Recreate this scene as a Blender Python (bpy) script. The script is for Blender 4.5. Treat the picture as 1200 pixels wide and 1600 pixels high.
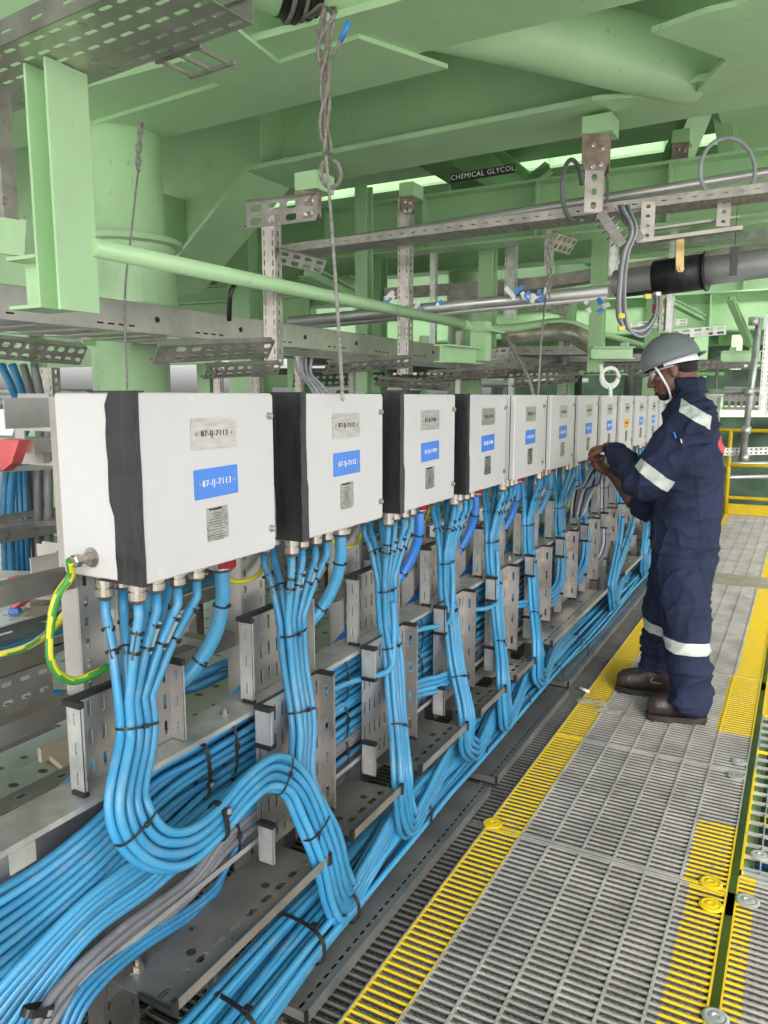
import bpy, bmesh, math, random
from math import sin, cos, pi, radians, atan, sqrt
from mathutils import Vector, Matrix, noise
random.seed(7)
S = bpy.context.scene
COL = S.collection
for o in list(bpy.data.objects): bpy.data.objects.remove(o)
# ------------------------------------------------------------ camera
FPX = 1200.0
EYE = Vector((0, 0, 1.5))
YAW = atan(662/1213.0); PIT = atan(180/1200.0)
FW = Vector((-sin(YAW)*cos(PIT), cos(YAW)*cos(PIT), -sin(PIT)))
RT = Vector((cos(YAW), sin(YAW), 0)); UPV = RT.cross(FW)
cd = bpy.data.cameras.new('camera'); cam = bpy.data.objects.new('camera', cd); COL.objects.link(cam)
cam.matrix_world = Matrix.Translation(EYE) @ Matrix((RT, UPV, -FW)).transposed().to_4x4()
cd.sensor_fit = 'VERTICAL'; cd.sensor_height = 32; cd.sensor_width = 24; cd.lens = 32*FPX/1600.0
cd.clip_start = 0.02; cd.clip_end = 500
S.camera = cam
# ------------------------------------------------------------ light
SUN_EL, SUN_AZ = 38, 150
w = bpy.data.worlds.new('World'); S.world = w; w.use_nodes = True
nt = w.node_tree; bg = nt.nodes['Background']
sky = nt.nodes.new('ShaderNodeTexSky'); sky.sky_type = 'NISHITA'; sky.sun_disc = False
sky.sun_elevation = radians(SUN_EL); sky.sun_rotation = radians(SUN_AZ)
sky.dust_density = 4; sky.air_density = 1.0
hs = nt.nodes.new('ShaderNodeHueSaturation'); hs.inputs['Saturation'].default_value = 0.22
nt.links.new(sky.outputs[0], hs.inputs['Color']); nt.links.new(hs.outputs[0], bg.inputs[0])
bg.inputs[1].default_value = 0.15
sl = bpy.data.lights.new('sun', 'SUN'); sl.energy = 2.0; sl.angle = radians(25); sl.color = (1, .975, .93)
so = bpy.data.objects.new('sun', sl); COL.objects.link(so)
# sky rotation is clockwise from +Y
sd = Vector((sin(radians(SUN_AZ))*cos(radians(SUN_EL)), cos(radians(SUN_AZ))*cos(radians(SUN_EL)), sin(radians(SUN_EL))))
so.rotation_euler = sd.to_track_quat('Z', 'Y').to_euler(); so.location = sd*20
S.view_settings.view_transform = 'Standard'; S.view_settings.look = 'None'
S.view_settings.exposure = 1.56; S.view_settings.gamma = 1
S.render.engine = 'CYCLES'; S.cycles.max_bounces = 8; S.cycles.diffuse_bounces = 5
# ------------------------------------------------------------ helpers
def ray(u, v): return FW + RT*((u-600)/FPX) - UPV*((v-800)/FPX)
def at(u, v, ax, val):
    d = ray(u, v); return EYE + d*((val-EYE[ax])/d[ax])
def X(u, v, x): return at(u, v, 0, x)
def Y(u, v, y): return at(u, v, 1, y)
def Z(u, v, z): return at(u, v, 2, z)
V = Vector
ORD = ['nearest','second','third','fourth','fifth','sixth','seventh','eighth','ninth','tenth','eleventh','twelfth','thirteenth','fourteenth','fifteenth','sixteenth','seventeenth','eighteenth','nineteenth','twentieth','twenty-first','twenty-second']
def mat(name, col, rough=.5, metal=0, nscale=8, namt=.12, bump=0, bscale=60, col2=None, spec=.5, stretch=None, rvar=.12, speck=0, speckcol=(.05,.04,.03)):
    m = bpy.data.materials.new(name); m.use_nodes = True; n = m.node_tree; b = n.nodes['Principled BSDF']
    b.inputs['Roughness'].default_value = rough; b.inputs['Metallic'].default_value = metal
    b.inputs['Specular IOR Level'].default_value = spec
    tc = n.nodes.new('ShaderNodeTexCoord'); mp = n.nodes.new('ShaderNodeMapping')
    n.links.new(tc.outputs['Object'], mp.inputs[0])
    if stretch: mp.inputs['Scale'].default_value = stretch
    nz = n.nodes.new('ShaderNodeTexNoise'); nz.inputs['Scale'].default_value = nscale; nz.inputs['Detail'].default_value = 6
    nz.inputs['Roughness'].default_value = .6
    n.links.new(mp.outputs[0], nz.inputs['Vector'])
    rp = n.nodes.new('ShaderNodeValToRGB'); rp.color_ramp.elements[0].position = .32; rp.color_ramp.elements[1].position = .68
    c2 = col2 or tuple(c*(1-namt*1.6) for c in col)
    rp.color_ramp.elements[0].color = (*c2, 1); rp.color_ramp.elements[1].color = (*[min(1, c*(1+namt*.5)) for c in col], 1)
    n.links.new(nz.outputs[0], rp.inputs[0])
    outc = rp.outputs[0]
    if speck:
        n2 = n.nodes.new('ShaderNodeTexNoise'); n2.inputs['Scale'].default_value = speck; n2.inputs['Detail'].default_value = 3
        n.links.new(tc.outputs['Object'], n2.inputs['Vector'])
        r2 = n.nodes.new('ShaderNodeValToRGB'); r2.color_ramp.elements[0].position = .67; r2.color_ramp.elements[1].position = .74
        r2.color_ramp.elements[0].color = (0,0,0,1); r2.color_ramp.elements[1].color = (.8,.8,.8,1)
        n.links.new(n2.outputs[0], r2.inputs[0])
        mx = n.nodes.new('ShaderNodeMix'); mx.data_type = 'RGBA'
        n.links.new(r2.outputs[0], mx.inputs[0]); n.links.new(outc, mx.inputs[6]); mx.inputs[7].default_value = (*speckcol, 1)
        outc = mx.outputs[2]
    n.links.new(outc, b.inputs['Base Color'])
    mr = n.nodes.new('ShaderNodeMapRange'); mr.inputs[3].default_value = max(.03, rough-rvar); mr.inputs[4].default_value = min(1, rough+rvar)
    n.links.new(nz.outputs[0], mr.inputs[0]); n.links.new(mr.outputs[0], b.inputs['Roughness'])
    if bump:
        nb = n.nodes.new('ShaderNodeTexNoise'); nb.inputs['Scale'].default_value = bscale; nb.inputs['Detail'].default_value = 4
        n.links.new(mp.outputs[0], nb.inputs['Vector'])
        bp = n.nodes.new('ShaderNodeBump'); bp.inputs['Strength'].default_value = bump; bp.inputs['Distance'].default_value = .01
        n.links.new(nb.outputs[0], bp.inputs['Height']); n.links.new(bp.outputs[0], b.inputs['Normal'])
    m['_b'] = 1
    return m
M = {}
M['green'] = mat('green_paint', (.46,.70,.40), .33, nscale=1.3, namt=.10, bump=.12, bscale=9, speck=20, speckcol=(.33,.50,.26))
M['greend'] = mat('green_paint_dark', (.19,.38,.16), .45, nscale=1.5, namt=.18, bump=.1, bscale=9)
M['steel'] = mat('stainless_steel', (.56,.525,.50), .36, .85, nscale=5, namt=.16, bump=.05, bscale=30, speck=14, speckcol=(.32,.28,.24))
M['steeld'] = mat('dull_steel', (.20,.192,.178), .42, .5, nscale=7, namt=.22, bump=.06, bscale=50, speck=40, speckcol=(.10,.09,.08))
M['steelo'] = mat('overhead_steel', (.43,.395,.365), .46, .55, nscale=9, namt=.25, bump=.05, bscale=40, speck=18, speckcol=(.20,.13,.09))
M['galv'] = mat('galvanised_steel', (.56,.56,.55), .4, .6, nscale=12, namt=.2, bump=.05, bscale=80)
M['pipe'] = mat('pipe_metal', (.66,.655,.65), .36, .6, nscale=3, namt=.14, stretch=(1,1,1))
M['blue'] = mat('blue_sheath', (.036,.235,.44), .36, nscale=6, namt=.10, bump=.03, bscale=90)
M['blue2'] = mat('blue_sheath_light', (.05,.28,.50), .38, nscale=5, namt=.12, bump=.03, bscale=90)
M['blue3'] = mat('blue_sheath_teal', (.028,.19,.38), .4, nscale=5, namt=.12, bump=.03, bscale=90)
M['blued'] = mat('blue_sheath_deep', (.025,.18,.58), .34, nscale=5, namt=.1)
M['greyc'] = mat('grey_sheath', (.15,.15,.165), .45, nscale=6, namt=.15)
M['lgrey'] = mat('light_grey_sheath', (.42,.42,.47), .45, nscale=6, namt=.1)
M['black'] = mat('black_rubber', (.018,.018,.02), .45, nscale=20, namt=.3)
M['tape'] = mat('black_tape', (.022,.022,.026), .33, nscale=5, namt=.3, bump=.5, bscale=6, stretch=(6,6,.8))
M['white'] = mat('white_box_paint', (.575,.56,.565), .34, nscale=4, namt=.03, bump=.02, bscale=120, speck=30, speckcol=(.62,.6,.59))
M['plate'] = mat('brushed_nameplate', (.58,.55,.53), .34, .7, nscale=20, namt=.15, stretch=(1,1,6))
M['data'] = mat('data_plate_metal', (.40,.41,.38), .3, .7, nscale=25, namt=.3)
M['bluel'] = mat('blue_label', (.055,.22,.72), .35, nscale=6, namt=.06)
M['orangel'] = mat('orange_label', (.85,.42,.02), .4, nscale=6, namt=.06)
M['ink'] = mat('black_ink', (.02,.02,.02), .6)
M['winkt'] = mat('white_ink', (.85,.85,.85), .5)
M['red'] = mat('red_tag', (.62,.03,.05), .4, nscale=20, namt=.2)
M['redcap'] = mat('red_plastic', (.62,.10,.11), .45, nscale=12, namt=.2)
M['nickel'] = mat('nickel_gland', (.46,.42,.38), .3, .9, nscale=20, namt=.15)
M['rope'] = mat('rope_fibre', (.26,.235,.21), .8, nscale=60, namt=.3, bump=.5, bscale=200)
M['rope2'] = mat('pale_rope', (.36,.35,.33), .8, nscale=60, namt=.3, bump=.4, bscale=200)
M['yellow'] = mat('yellow_paint', (.68,.48,.012), .42, nscale=6, namt=.14, speck=30, speckcol=(.3,.25,.1))
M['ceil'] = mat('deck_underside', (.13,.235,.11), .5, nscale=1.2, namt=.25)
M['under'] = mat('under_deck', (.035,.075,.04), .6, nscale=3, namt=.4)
M['darkeq'] = mat('dark_equipment', (.05,.06,.05), .6, nscale=4, namt=.4)
M['wood'] = mat('board', (.40,.33,.26), .7, nscale=5, namt=.07, stretch=(1,8,1))
M['navy'] = mat('navy_cloth', (.024,.031,.068), .85, nscale=5, namt=.22, bump=.35, bscale=45, spec=.2)
M['skin'] = mat('skin', (.17,.072,.045), .48, nscale=14, namt=.16, bump=.1, bscale=120)
M['hair'] = mat('hair', (.012,.01,.009), .8, nscale=90, namt=.4, bump=.6, bscale=260)
M['refl'] = mat('reflective_tape', (.52,.56,.52), .4, nscale=16, namt=.08, bump=.2, bscale=160)
M['helmet'] = mat('grey_helmet', (.155,.175,.19), .3, nscale=10, namt=.06)
M['strap'] = mat('white_strap', (.75,.77,.8), .6)
M['boot'] = mat('brown_boot', (.050,.036,.030), .45, nscale=18, namt=.35, bump=.25, bscale=70)
M['sole'] = mat('boot_sole', (.028,.022,.02), .7, nscale=18, namt=.3)
M['lens'] = mat('clear_lens', (.6,.62,.62), .08, nscale=2, namt=.02)
M['plastic'] = mat('clear_plastic', (.55,.53,.42), .2, nscale=30, namt=.2)
M['brass'] = mat('brass', (.42,.30,.13), .35, .7, nscale=12, namt=.2)
M['whitecable'] = mat('white_cable', (.75,.78,.72), .5)
def vary(*names):
    """each cable a slightly different shade, dusty in places"""
    for nm in names:
        n = M[nm].node_tree; b = n.nodes['Principled BSDF']; lk = b.inputs['Base Color'].links[0]; src = lk.from_socket
        oi = n.nodes.new('ShaderNodeObjectInfo'); mr = n.nodes.new('ShaderNodeMapRange'); mr.inputs[3].default_value = .80; mr.inputs[4].default_value = 1.14
        n.links.new(oi.outputs['Random'], mr.inputs[0]); hv = n.nodes.new('ShaderNodeHueSaturation')
        n.links.new(mr.outputs[0], hv.inputs['Value']); n.links.new(src, hv.inputs['Color'])
        nz = n.nodes.new('ShaderNodeTexNoise'); nz.inputs['Scale'].default_value = 17; nz.inputs['Detail'].default_value = 7; nz.inputs['Roughness'].default_value = .7
        tc = n.nodes.new('ShaderNodeTexCoord'); n.links.new(tc.outputs['Object'], nz.inputs[0])
        rp = n.nodes.new('ShaderNodeValToRGB'); rp.color_ramp.elements[0].position = .52; rp.color_ramp.elements[1].position = .78
        rp.color_ramp.elements[0].color = (0,0,0,1); rp.color_ramp.elements[1].color = (.38,.38,.38,1); n.links.new(nz.outputs[0], rp.inputs[0])
        mx = n.nodes.new('ShaderNodeMix'); mx.data_type = 'RGBA'; n.links.new(rp.outputs[0], mx.inputs[0]); n.links.new(hv.outputs[0], mx.inputs[6]); mx.inputs[7].default_value = (.30,.33,.33,1)
        n.links.new(mx.outputs[2], b.inputs['Base Color'])
vary('blue','blue2','blue3','blued','greyc','lgrey')
def coord_mat(name, kind):
    """materials with a pattern of their own laid out in object space"""
    m = bpy.data.materials.new(name); m.use_nodes = True; n = m.node_tree; b = n.nodes['Principled BSDF']
    L = n.links.new; N = n.nodes.new
    tc = N('ShaderNodeTexCoord'); sp = N('ShaderNodeSeparateXYZ'); L(tc.outputs['Object'], sp.inputs[0])
    def mth(op, a, bb=None):
        q = N('ShaderNodeMath'); q.operation = op
        for i, v_ in enumerate((a, bb)):
            if v_ is None: continue
            if hasattr(v_, 'links'): L(v_, q.inputs[i])
            else: q.inputs[i].default_value = v_
        return q.outputs[0]
    nz = N('ShaderNodeTexNoise'); nz.inputs['Scale'].default_value = 9; nz.inputs['Detail'].default_value = 5; L(tc.outputs['Object'], nz.inputs[0])
    if kind == 'deck':
        fx = mth('SUBTRACT', mth('FRACT', mth('MULTIPLY', sp.outputs[0], 7)), .5)
        row = mth('MULTIPLY', mth('FLOOR', mth('MULTIPLY', sp.outputs[0], 7)), .5)
        fy = mth('SUBTRACT', mth('FRACT', mth('ADD', mth('MULTIPLY', sp.outputs[1], 9), row)), .5)
        d = mth('SQRT', mth('ADD', mth('MULTIPLY', fx, fx), mth('MULTIPLY', fy, fy)))
        hole = mth('LESS_THAN', d, .13)
        fac = mth('MULTIPLY', hole, 1.0)
        r = N('ShaderNodeValToRGB'); r.color_ramp.elements[0].position = .38; r.color_ramp.elements[1].position = .62
        r.color_ramp.elements[0].color = (.20,.27,.19,1); r.color_ramp.elements[1].color = (.50,.49,.46,1)
        nz.inputs['Scale'].default_value = 1.4; L(nz.outputs[0], r.inputs[0])
        mx = N('ShaderNodeMix'); mx.data_type = 'RGBA'; L(fac, mx.inputs[0]); L(r.outputs[0], mx.inputs[6]); mx.inputs[7].default_value = (.03,.035,.03,1)
        L(mx.outputs[2], b.inputs['Base Color']); b.inputs['Roughness'].default_value = .35; b.inputs['Metallic'].default_value = .35
    elif kind == 'gy':      # green / yellow stripes along a cable: by attribute of the face side
        wv = N('ShaderNodeTexWave'); wv.inputs['Scale'].default_value = 9; wv.inputs['Distortion'].default_value = 1.5; L(tc.outputs['Object'], wv.inputs[0])
        r = N('ShaderNodeValToRGB'); r.color_ramp.interpolation = 'CONSTANT'; r.color_ramp.elements[0].color = (.04,.25,.05,1)
        r.color_ramp.elements[1].color = (.66,.60,.03,1); r.color_ramp.elements[1].position = .62
        L(wv.outputs[0], r.inputs[0]); L(r.outputs[0], b.inputs['Base Color']); b.inputs['Roughness'].default_value = .35
    return m
M['deck'] = coord_mat('perforated_deck', 'deck')
M['gy'] = mat('earth_green', (.05,.26,.05), .35); M['gyy'] = mat('earth_yellow', (.66,.60,.03), .35)
def grate_mat(name, ranges, base=(.50,.50,.48), wear=.5):
    """galvanised bars with a strip of yellow paint; ranges: (x0,x1,y0,y1) painted, ragged edges"""
    m = bpy.data.materials.new(name); m.use_nodes = True; n = m.node_tree; b = n.nodes['Principled BSDF']
    L = n.links.new; N = n.nodes.new
    tc = N('ShaderNodeTexCoord'); sp = N('ShaderNodeSeparateXYZ')
    nz = N('ShaderNodeTexNoise'); nz.inputs['Scale'].default_value = 16; nz.inputs['Detail'].default_value = 5; L(tc.outputs['Object'], nz.inputs[0])
    L(tc.outputs['Object'], sp.inputs[0])
    def mth(op, a, bb=None):
        q = N('ShaderNodeMath'); q.operation = op
        for i, v_ in enumerate((a, bb)):
            if v_ is None: continue
            if hasattr(v_, 'links'): L(v_, q.inputs[i])
            else: q.inputs[i].default_value = v_
        return q.outputs[0]
    off = mth('MULTIPLY', mth('SUBTRACT', nz.outputs[0], .5), .018*wear)
    xx = mth('ADD', sp.outputs[0], off); yy = mth('ADD', sp.outputs[1], off)
    tot = None
    for (x0, x1, y0, y1) in ranges:
        t = mth('MULTIPLY', mth('MULTIPLY', mth('GREATER_THAN', xx, x0), mth('LESS_THAN', xx, x1)), mth('MULTIPLY', mth('GREATER_THAN', yy, y0), mth('LESS_THAN', yy, y1)))
        tot = t if tot is None else mth('MAXIMUM', tot, t)
    n3 = N('ShaderNodeTexNoise'); n3.inputs['Scale'].default_value = 5; n3.inputs['Detail'].default_value = 8; n3.inputs['Roughness'].default_value = .7; L(tc.outputs['Object'], n3.inputs[0])
    rp = N('ShaderNodeValToRGB'); rp.color_ramp.elements[0].position = .35; rp.color_ramp.elements[1].position = .65
    rp.color_ramp.elements[0].color = (*[c*.6 for c in base], 1); rp.color_ramp.elements[1].color = (*base, 1); L(n3.outputs[0], rp.inputs[0])
    if tot is None: L(rp.outputs[0], b.inputs['Base Color']); b.inputs['Metallic'].default_value = .45
    else:
        # worn spots where the zinc shows through
        n4 = N('ShaderNodeTexNoise'); n4.inputs['Scale'].default_value = 45; n4.inputs['Detail'].default_value = 4; L(tc.outputs['Object'], n4.inputs[0])
        tot = mth('MULTIPLY', tot, mth('LESS_THAN', n4.outputs[0], .64))
        mx = N('ShaderNodeMix'); mx.data_type = 'RGBA'; L(tot, mx.inputs[0]); L(rp.outputs[0], mx.inputs[6]); mx.inputs[7].default_value = (.66,.475,.02,1)
        L(mx.outputs[2], b.inputs['Base Color']); L(mth('MULTIPLY', mth('SUBTRACT', 1.0, tot), .45), b.inputs['Metallic'])
    b.inputs['Roughness'].default_value = .42
    return m
def frame(d, up=V((0,0,1))):
    d = d.normalized(); s = d.cross(up)
    if s.length < 1e-4: s = d.cross(V((1,0,0)))
    s.normalize(); return d, s, s.cross(d).normalized()
class MB:
    def __init__(s): s.v = []; s.f = []; s.m = []; s.cm = 0; s.sm = []
    def add(s, vs, fs, smooth=False):
        b = len(s.v); s.v += [tuple(p) for p in vs]
        for f in fs: s.f.append([b+i for i in f]); s.m.append(s.cm); s.sm.append(smooth)
        return s
    def obox(s, c, ax, ay, az):
        """centre and three half-extent vectors"""
        vs = [c+ax*i+ay*j+az*k for k in (-1,1) for j in (-1,1) for i in (-1,1)]
        fs = [(0,2,3,1),(4,5,7,6),(0,1,5,4),(2,6,7,3),(0,4,6,2),(1,3,7,5)]
        if ax.cross(ay).dot(az) < 0: fs = [f[::-1] for f in fs]
        return s.add(vs, fs)
    def box(s, x0, x1, y0, y1, z0, z1):
        return s.obox(V(((x0+x1)/2,(y0+y1)/2,(z0+z1)/2)), V(((x1-x0)/2,0,0)), V((0,(y1-y0)/2,0)), V((0,0,(z1-z0)/2)))
    def beam(s, p0, p1, w_, h_, up=V((0,0,1)), off=(0,0)):
        d, a, b = frame(p1-p0, up); c = (p0+p1)/2 + a*off[0] + b*off[1]
        return s.obox(c, a*(w_/2), (p1-p0)/2, b*(h_/2))
    def ibeam(s, p0, p1, w_, h_, tf=.02, tw=.014, up=V((0,0,1))):
        s.beam(p0, p1, w_, tf, up, (0, h_/2-tf/2)); s.beam(p0, p1, w_, tf, up, (0, -h_/2+tf/2)); s.beam(p0, p1, tw, h_-2*tf, up); return s
    def tube(s, pts, r, n=10, caps=True, up=None, rads=None, ell=None):
        pts = [V(p) for p in pts]; k = len(pts)
        t0 = (pts[1]-pts[0]).normalized(); nrm = t0.cross(up or V((.13,.31,.94)))
        if nrm.length < .05: nrm = t0.cross(V((1,0,0)))
        nrm.normalize(); vs = []
        for i, p in enumerate(pts):
            t = (pts[min(i+1,k-1)]-pts[max(i-1,0)]).normalized()
            nrm = (nrm - t*nrm.dot(t)).normalized(); bn = t.cross(nrm)
            rr = rads[i] if rads else r
            ra, rb = rr if isinstance(rr, tuple) else (rr, rr)
            for j in range(n):
                a = 2*pi*j/n; vs.append(p + nrm*(ra*cos(a)) + bn*(rb*sin(a)))
        fs = [(i*n+j, i*n+(j+1)%n, (i+1)*n+(j+1)%n, (i+1)*n+j) for i in range(k-1) for j in range(n)]
        s.add(vs, fs, True)
        if caps:
            b = len(s.v)-len(vs)
            s.f.append([b+j for j in range(n)][::-1]); s.m.append(s.cm); s.sm.append(False)
            s.f.append([b+(k-1)*n+j for j in range(n)]); s.m.append(s.cm); s.sm.append(False)
        return s
    def cyl(s, p0, p1, r0, r1=None, n=20):
        return s.tube([p0, p1], 0, n, True, None, [r0, r0 if r1 is None else r1])
    def lathe(s, c, ax, prof, n=20):
        """prof: list of (distance along axis, radius)"""
        d, a, b = frame(ax); vs = []
        for (h_, r) in prof:
            for j in range(n): vs.append(c + d*h_ + a*(r*cos(2*pi*j/n)) + b*(r*sin(2*pi*j/n)))
        k = len(prof)
        fs = [(i*n+j, i*n+(j+1)%n, (i+1)*n+(j+1)%n, (i+1)*n+j) for i in range(k-1) for j in range(n)]
        fs += [tuple(range(n))[::-1], tuple((k-1)*n+j for j in range(n))]
        return s.add(vs, fs, False)
    def prism(s, poly, ex):
        n = len(poly); poly = [V(p) for p in poly]
        nr = V((0,0,0))
        for i in range(n): nr += poly[i].cross(poly[(i+1) % n])
        if nr.dot(ex) > 0: poly = poly[::-1]
        vs = poly + [p+ex for p in poly]
        fs = [tuple(range(n))] + [tuple(range(n, 2*n))[::-1]] + [(i, i+n, (i+1)%n+n, (i+1)%n) for i in range(n)]
        return s.add(vs, fs)
    def rrect(s, c, au, av, ex, hu, hv, r, bev=.0, seg=5):
        """rounded rectangle slab: centre of its back, unit axes au, av, thickness vector ex"""
        def ring(hu_, hv_, r_, off):
            out = []
            for q, (su, sv) in enumerate(((1,1),(-1,1),(-1,-1),(1,-1))):
                for i in range(seg+1):
                    a = q*pi/2 + i/seg*pi/2
                    out.append(c + au*(su*(hu_-r_)+r_*cos(a)) + av*(sv*(hv_-r_)+r_*sin(a)) + off)
            return out
        n = 4*(seg+1); rings = [ring(hu, hv, r, V((0,0,0)))]
        if bev: rings += [ring(hu, hv, r, ex*(1-bev/ex.length)), ring(hu-bev*.35, hv-bev*.35, r, ex*(1-bev*.4/ex.length)), ring(hu-bev, hv-bev, max(r-bev, .0005), ex)]
        else: rings += [ring(hu, hv, r, ex)]
        vs = [p for rg in rings for p in rg]; k = len(rings)
        fs = [(i*n+j, i*n+(j+1)%n, (i+1)*n+(j+1)%n, (i+1)*n+j) for i in range(k-1) for j in range(n)]
        fs += [tuple(range(n))[::-1], tuple((k-1)*n+j for j in range(n))]
        if au.cross(av).dot(ex) < 0: fs = [f[::-1] for f in fs]
        return s.add(vs, fs)
    def perf(s, o, u, v, W, H, nu, nv, fu, fv, t=.0015, skip=None, slot=True, back=True):
        """plate with real holes: corner o, unit axes u (width) and v (height)"""
        nrm = u.cross(v).normalized()*t; cu, cv = W/nu, H/nv
        for i in range(nu):
            for j in range(nv):
                q = o + u*(i*cu) + v*(j*cv)
                A = [q, q+u*cu, q+u*cu+v*cv, q+v*cv]
                if (skip and skip(i, j)) or fu == 0:
                    s.add(A, [(0,1,2,3)])
                    if back: s.add([p-nrm for p in A], [(3,2,1,0)])
                    continue
                c = q+u*(cu/2)+v*(cv/2); hu, hv = cu*fu/2, cv*fv/2
                if slot:
                    r = min(hu, hv)*.6
                    I = [c+u*a+v*b for a, b in ((-hu+r,-hv),(hu-r,-hv),(hu,-hv+r),(hu,hv-r),(hu-r,hv),(-hu+r,hv),(-hu,hv-r),(-hu,-hv+r))]
                    fs = [(0,1,5,4),(1,6,5),(1,2,7,6),(2,8,7),(2,3,9,8),(3,10,9),(3,0,11,10),(0,4,11)]
                    fs = [(0,1,5,4),(5,1,6),(1,2,7,6),(7,2,8),(2,3,9,8),(9,3,10),(3,0,11,10),(11,0,4)]
                    n = 8
                else:
                    I = [c+u*a+v*b for a, b in ((-hu,-hv),(hu,-hv),(hu,hv),(-hu,hv))]
                    fs = [(k_, (k_+1)%4, 4+(k_+1)%4, 4+k_) for k_ in range(4)]; n = 4
                s.add(A+I, fs)
                if back:
                    s.add([p-nrm for p in A+I], [f[::-1] for f in fs])
                    s.add(I+[p-nrm for p in I], [(k_, (k_+1)%n, n+(k_+1)%n, n+k_) for k_ in range(n)])
        # outer edge
        A = [o, o+u*W, o+u*W+v*H, o+v*H]
        if back: s.add(A+[p-nrm for p in A], [(4+k_, 4+(k_+1)%4, (k_+1)%4, k_) for k_ in range(4)])
        return s
    def build_each(s, name, mats, parent=None):
        """every connected piece becomes an object of its own"""
        up = list(range(len(s.v)))
        def fd(a):
            while up[a] != a: up[a] = up[up[a]]; a = up[a]
            return a
        for f in s.f:
            for q in f[1:]: up[fd(q)] = fd(f[0])
        gr = {}
        for k, f in enumerate(s.f): gr.setdefault(fd(f[0]), []).append(k)
        out = []
        for fl_ in gr.values():
            m = MB(); ix = {}
            for k in fl_:
                for q in s.f[k]:
                    if q not in ix: ix[q] = len(m.v); m.v.append(s.v[q])
                m.f.append([ix[q] for q in s.f[k]]); m.m.append(s.m[k]); m.sm.append(s.sm[k])
            out.append(m.build(name, mats, parent))
        return out
    def build(s, name, mats, parent=None, auto=False):
        me = bpy.data.meshes.new(name); me.from_pydata(s.v, [], s.f)
        if not isinstance(mats, (list, tuple)): mats = [mats]
        for m in mats: me.materials.append(M[m] if isinstance(m, str) else m)
        me.polygons.foreach_set('material_index', s.m); me.polygons.foreach_set('use_smooth', s.sm); me.update()
        o = bpy.data.objects.new(name, me); COL.objects.link(o)
        if parent:
            o.parent = parent
            if parent.type == 'EMPTY': o.matrix_parent_inverse = Matrix.Translation(-parent.location)
        return o
def tag(o, label=None, cat=None, group=None, kind=None):
    if label: o['label'] = label
    if cat: o['category'] = cat
    if group: o['group'] = group
    if kind: o['kind'] = kind
    return o
def empty(name, loc=(0,0,0)):
    o = bpy.data.objects.new(name, None); COL.objects.link(o); o.location = loc; o.empty_display_size = .05; return o
def copy_tree(o, parent=None):
    c = o.copy(); COL.objects.link(c); c.parent = parent
    for k in list(o.children): copy_tree(k, c)
    return c
def struct(o): o['kind'] = 'structure'; return o
def cr(pts, n=8):
    """Catmull-Rom through pts"""
    P = [V(p) for p in pts]; P = [P[0]*2-P[1]] + P + [P[-1]*2-P[-2]]; out = []
    for i in range(1, len(P)-2):
        for k in range(n):
            t = k/n; a, b, c, d = P[i-1:i+3]
            out.append(.5*((2*b)+(c-a)*t+(2*a-5*b+4*c-d)*t*t+(3*b-a-3*c+d)*t**3))
    out.append(P[-2]); return out
def textmesh(s, size, c, au, av, off, extr=.0004):
    """text lying in the plane (au, av), centred on c"""
    cu = bpy.data.curves.new('t', 'FONT'); cu.body = s; cu.size = size; cu.align_x = 'CENTER'; cu.align_y = 'CENTER'; cu.extrude = extr
    cu.resolution_u = 3; cu.space_character = 1.14
    o = bpy.data.objects.new('t', cu); COL.objects.link(o); bpy.context.view_layer.update()
    dg = bpy.context.evaluated_depsgraph_get(); me = o.evaluated_get(dg).to_mesh()
    n = au.cross(av).normalized()
    vs = [c + au*v_.co.x + av*v_.co.y + n*(v_.co.z+off) for v_ in me.vertices]; fs = [tuple(p.vertices) for p in me.polygons]
    o.to_mesh_clear(); bpy.data.objects.remove(o); bpy.data.curves.remove(cu)
    return vs, fs
UX, UY, UZ = V((1,0,0)), V((0,1,0)), V((0,0,1))
def colat(u, dist):   # plan position at a given forward distance along an image column
    lat = (u-600)/FPX*dist; return (-sin(YAW)*dist+cos(YAW)*lat, cos(YAW)*dist+sin(YAW)*lat)
def D(u, v, d_): return V((*colat(u, d_), 1.5+(620-v)/1213*d_))
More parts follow.
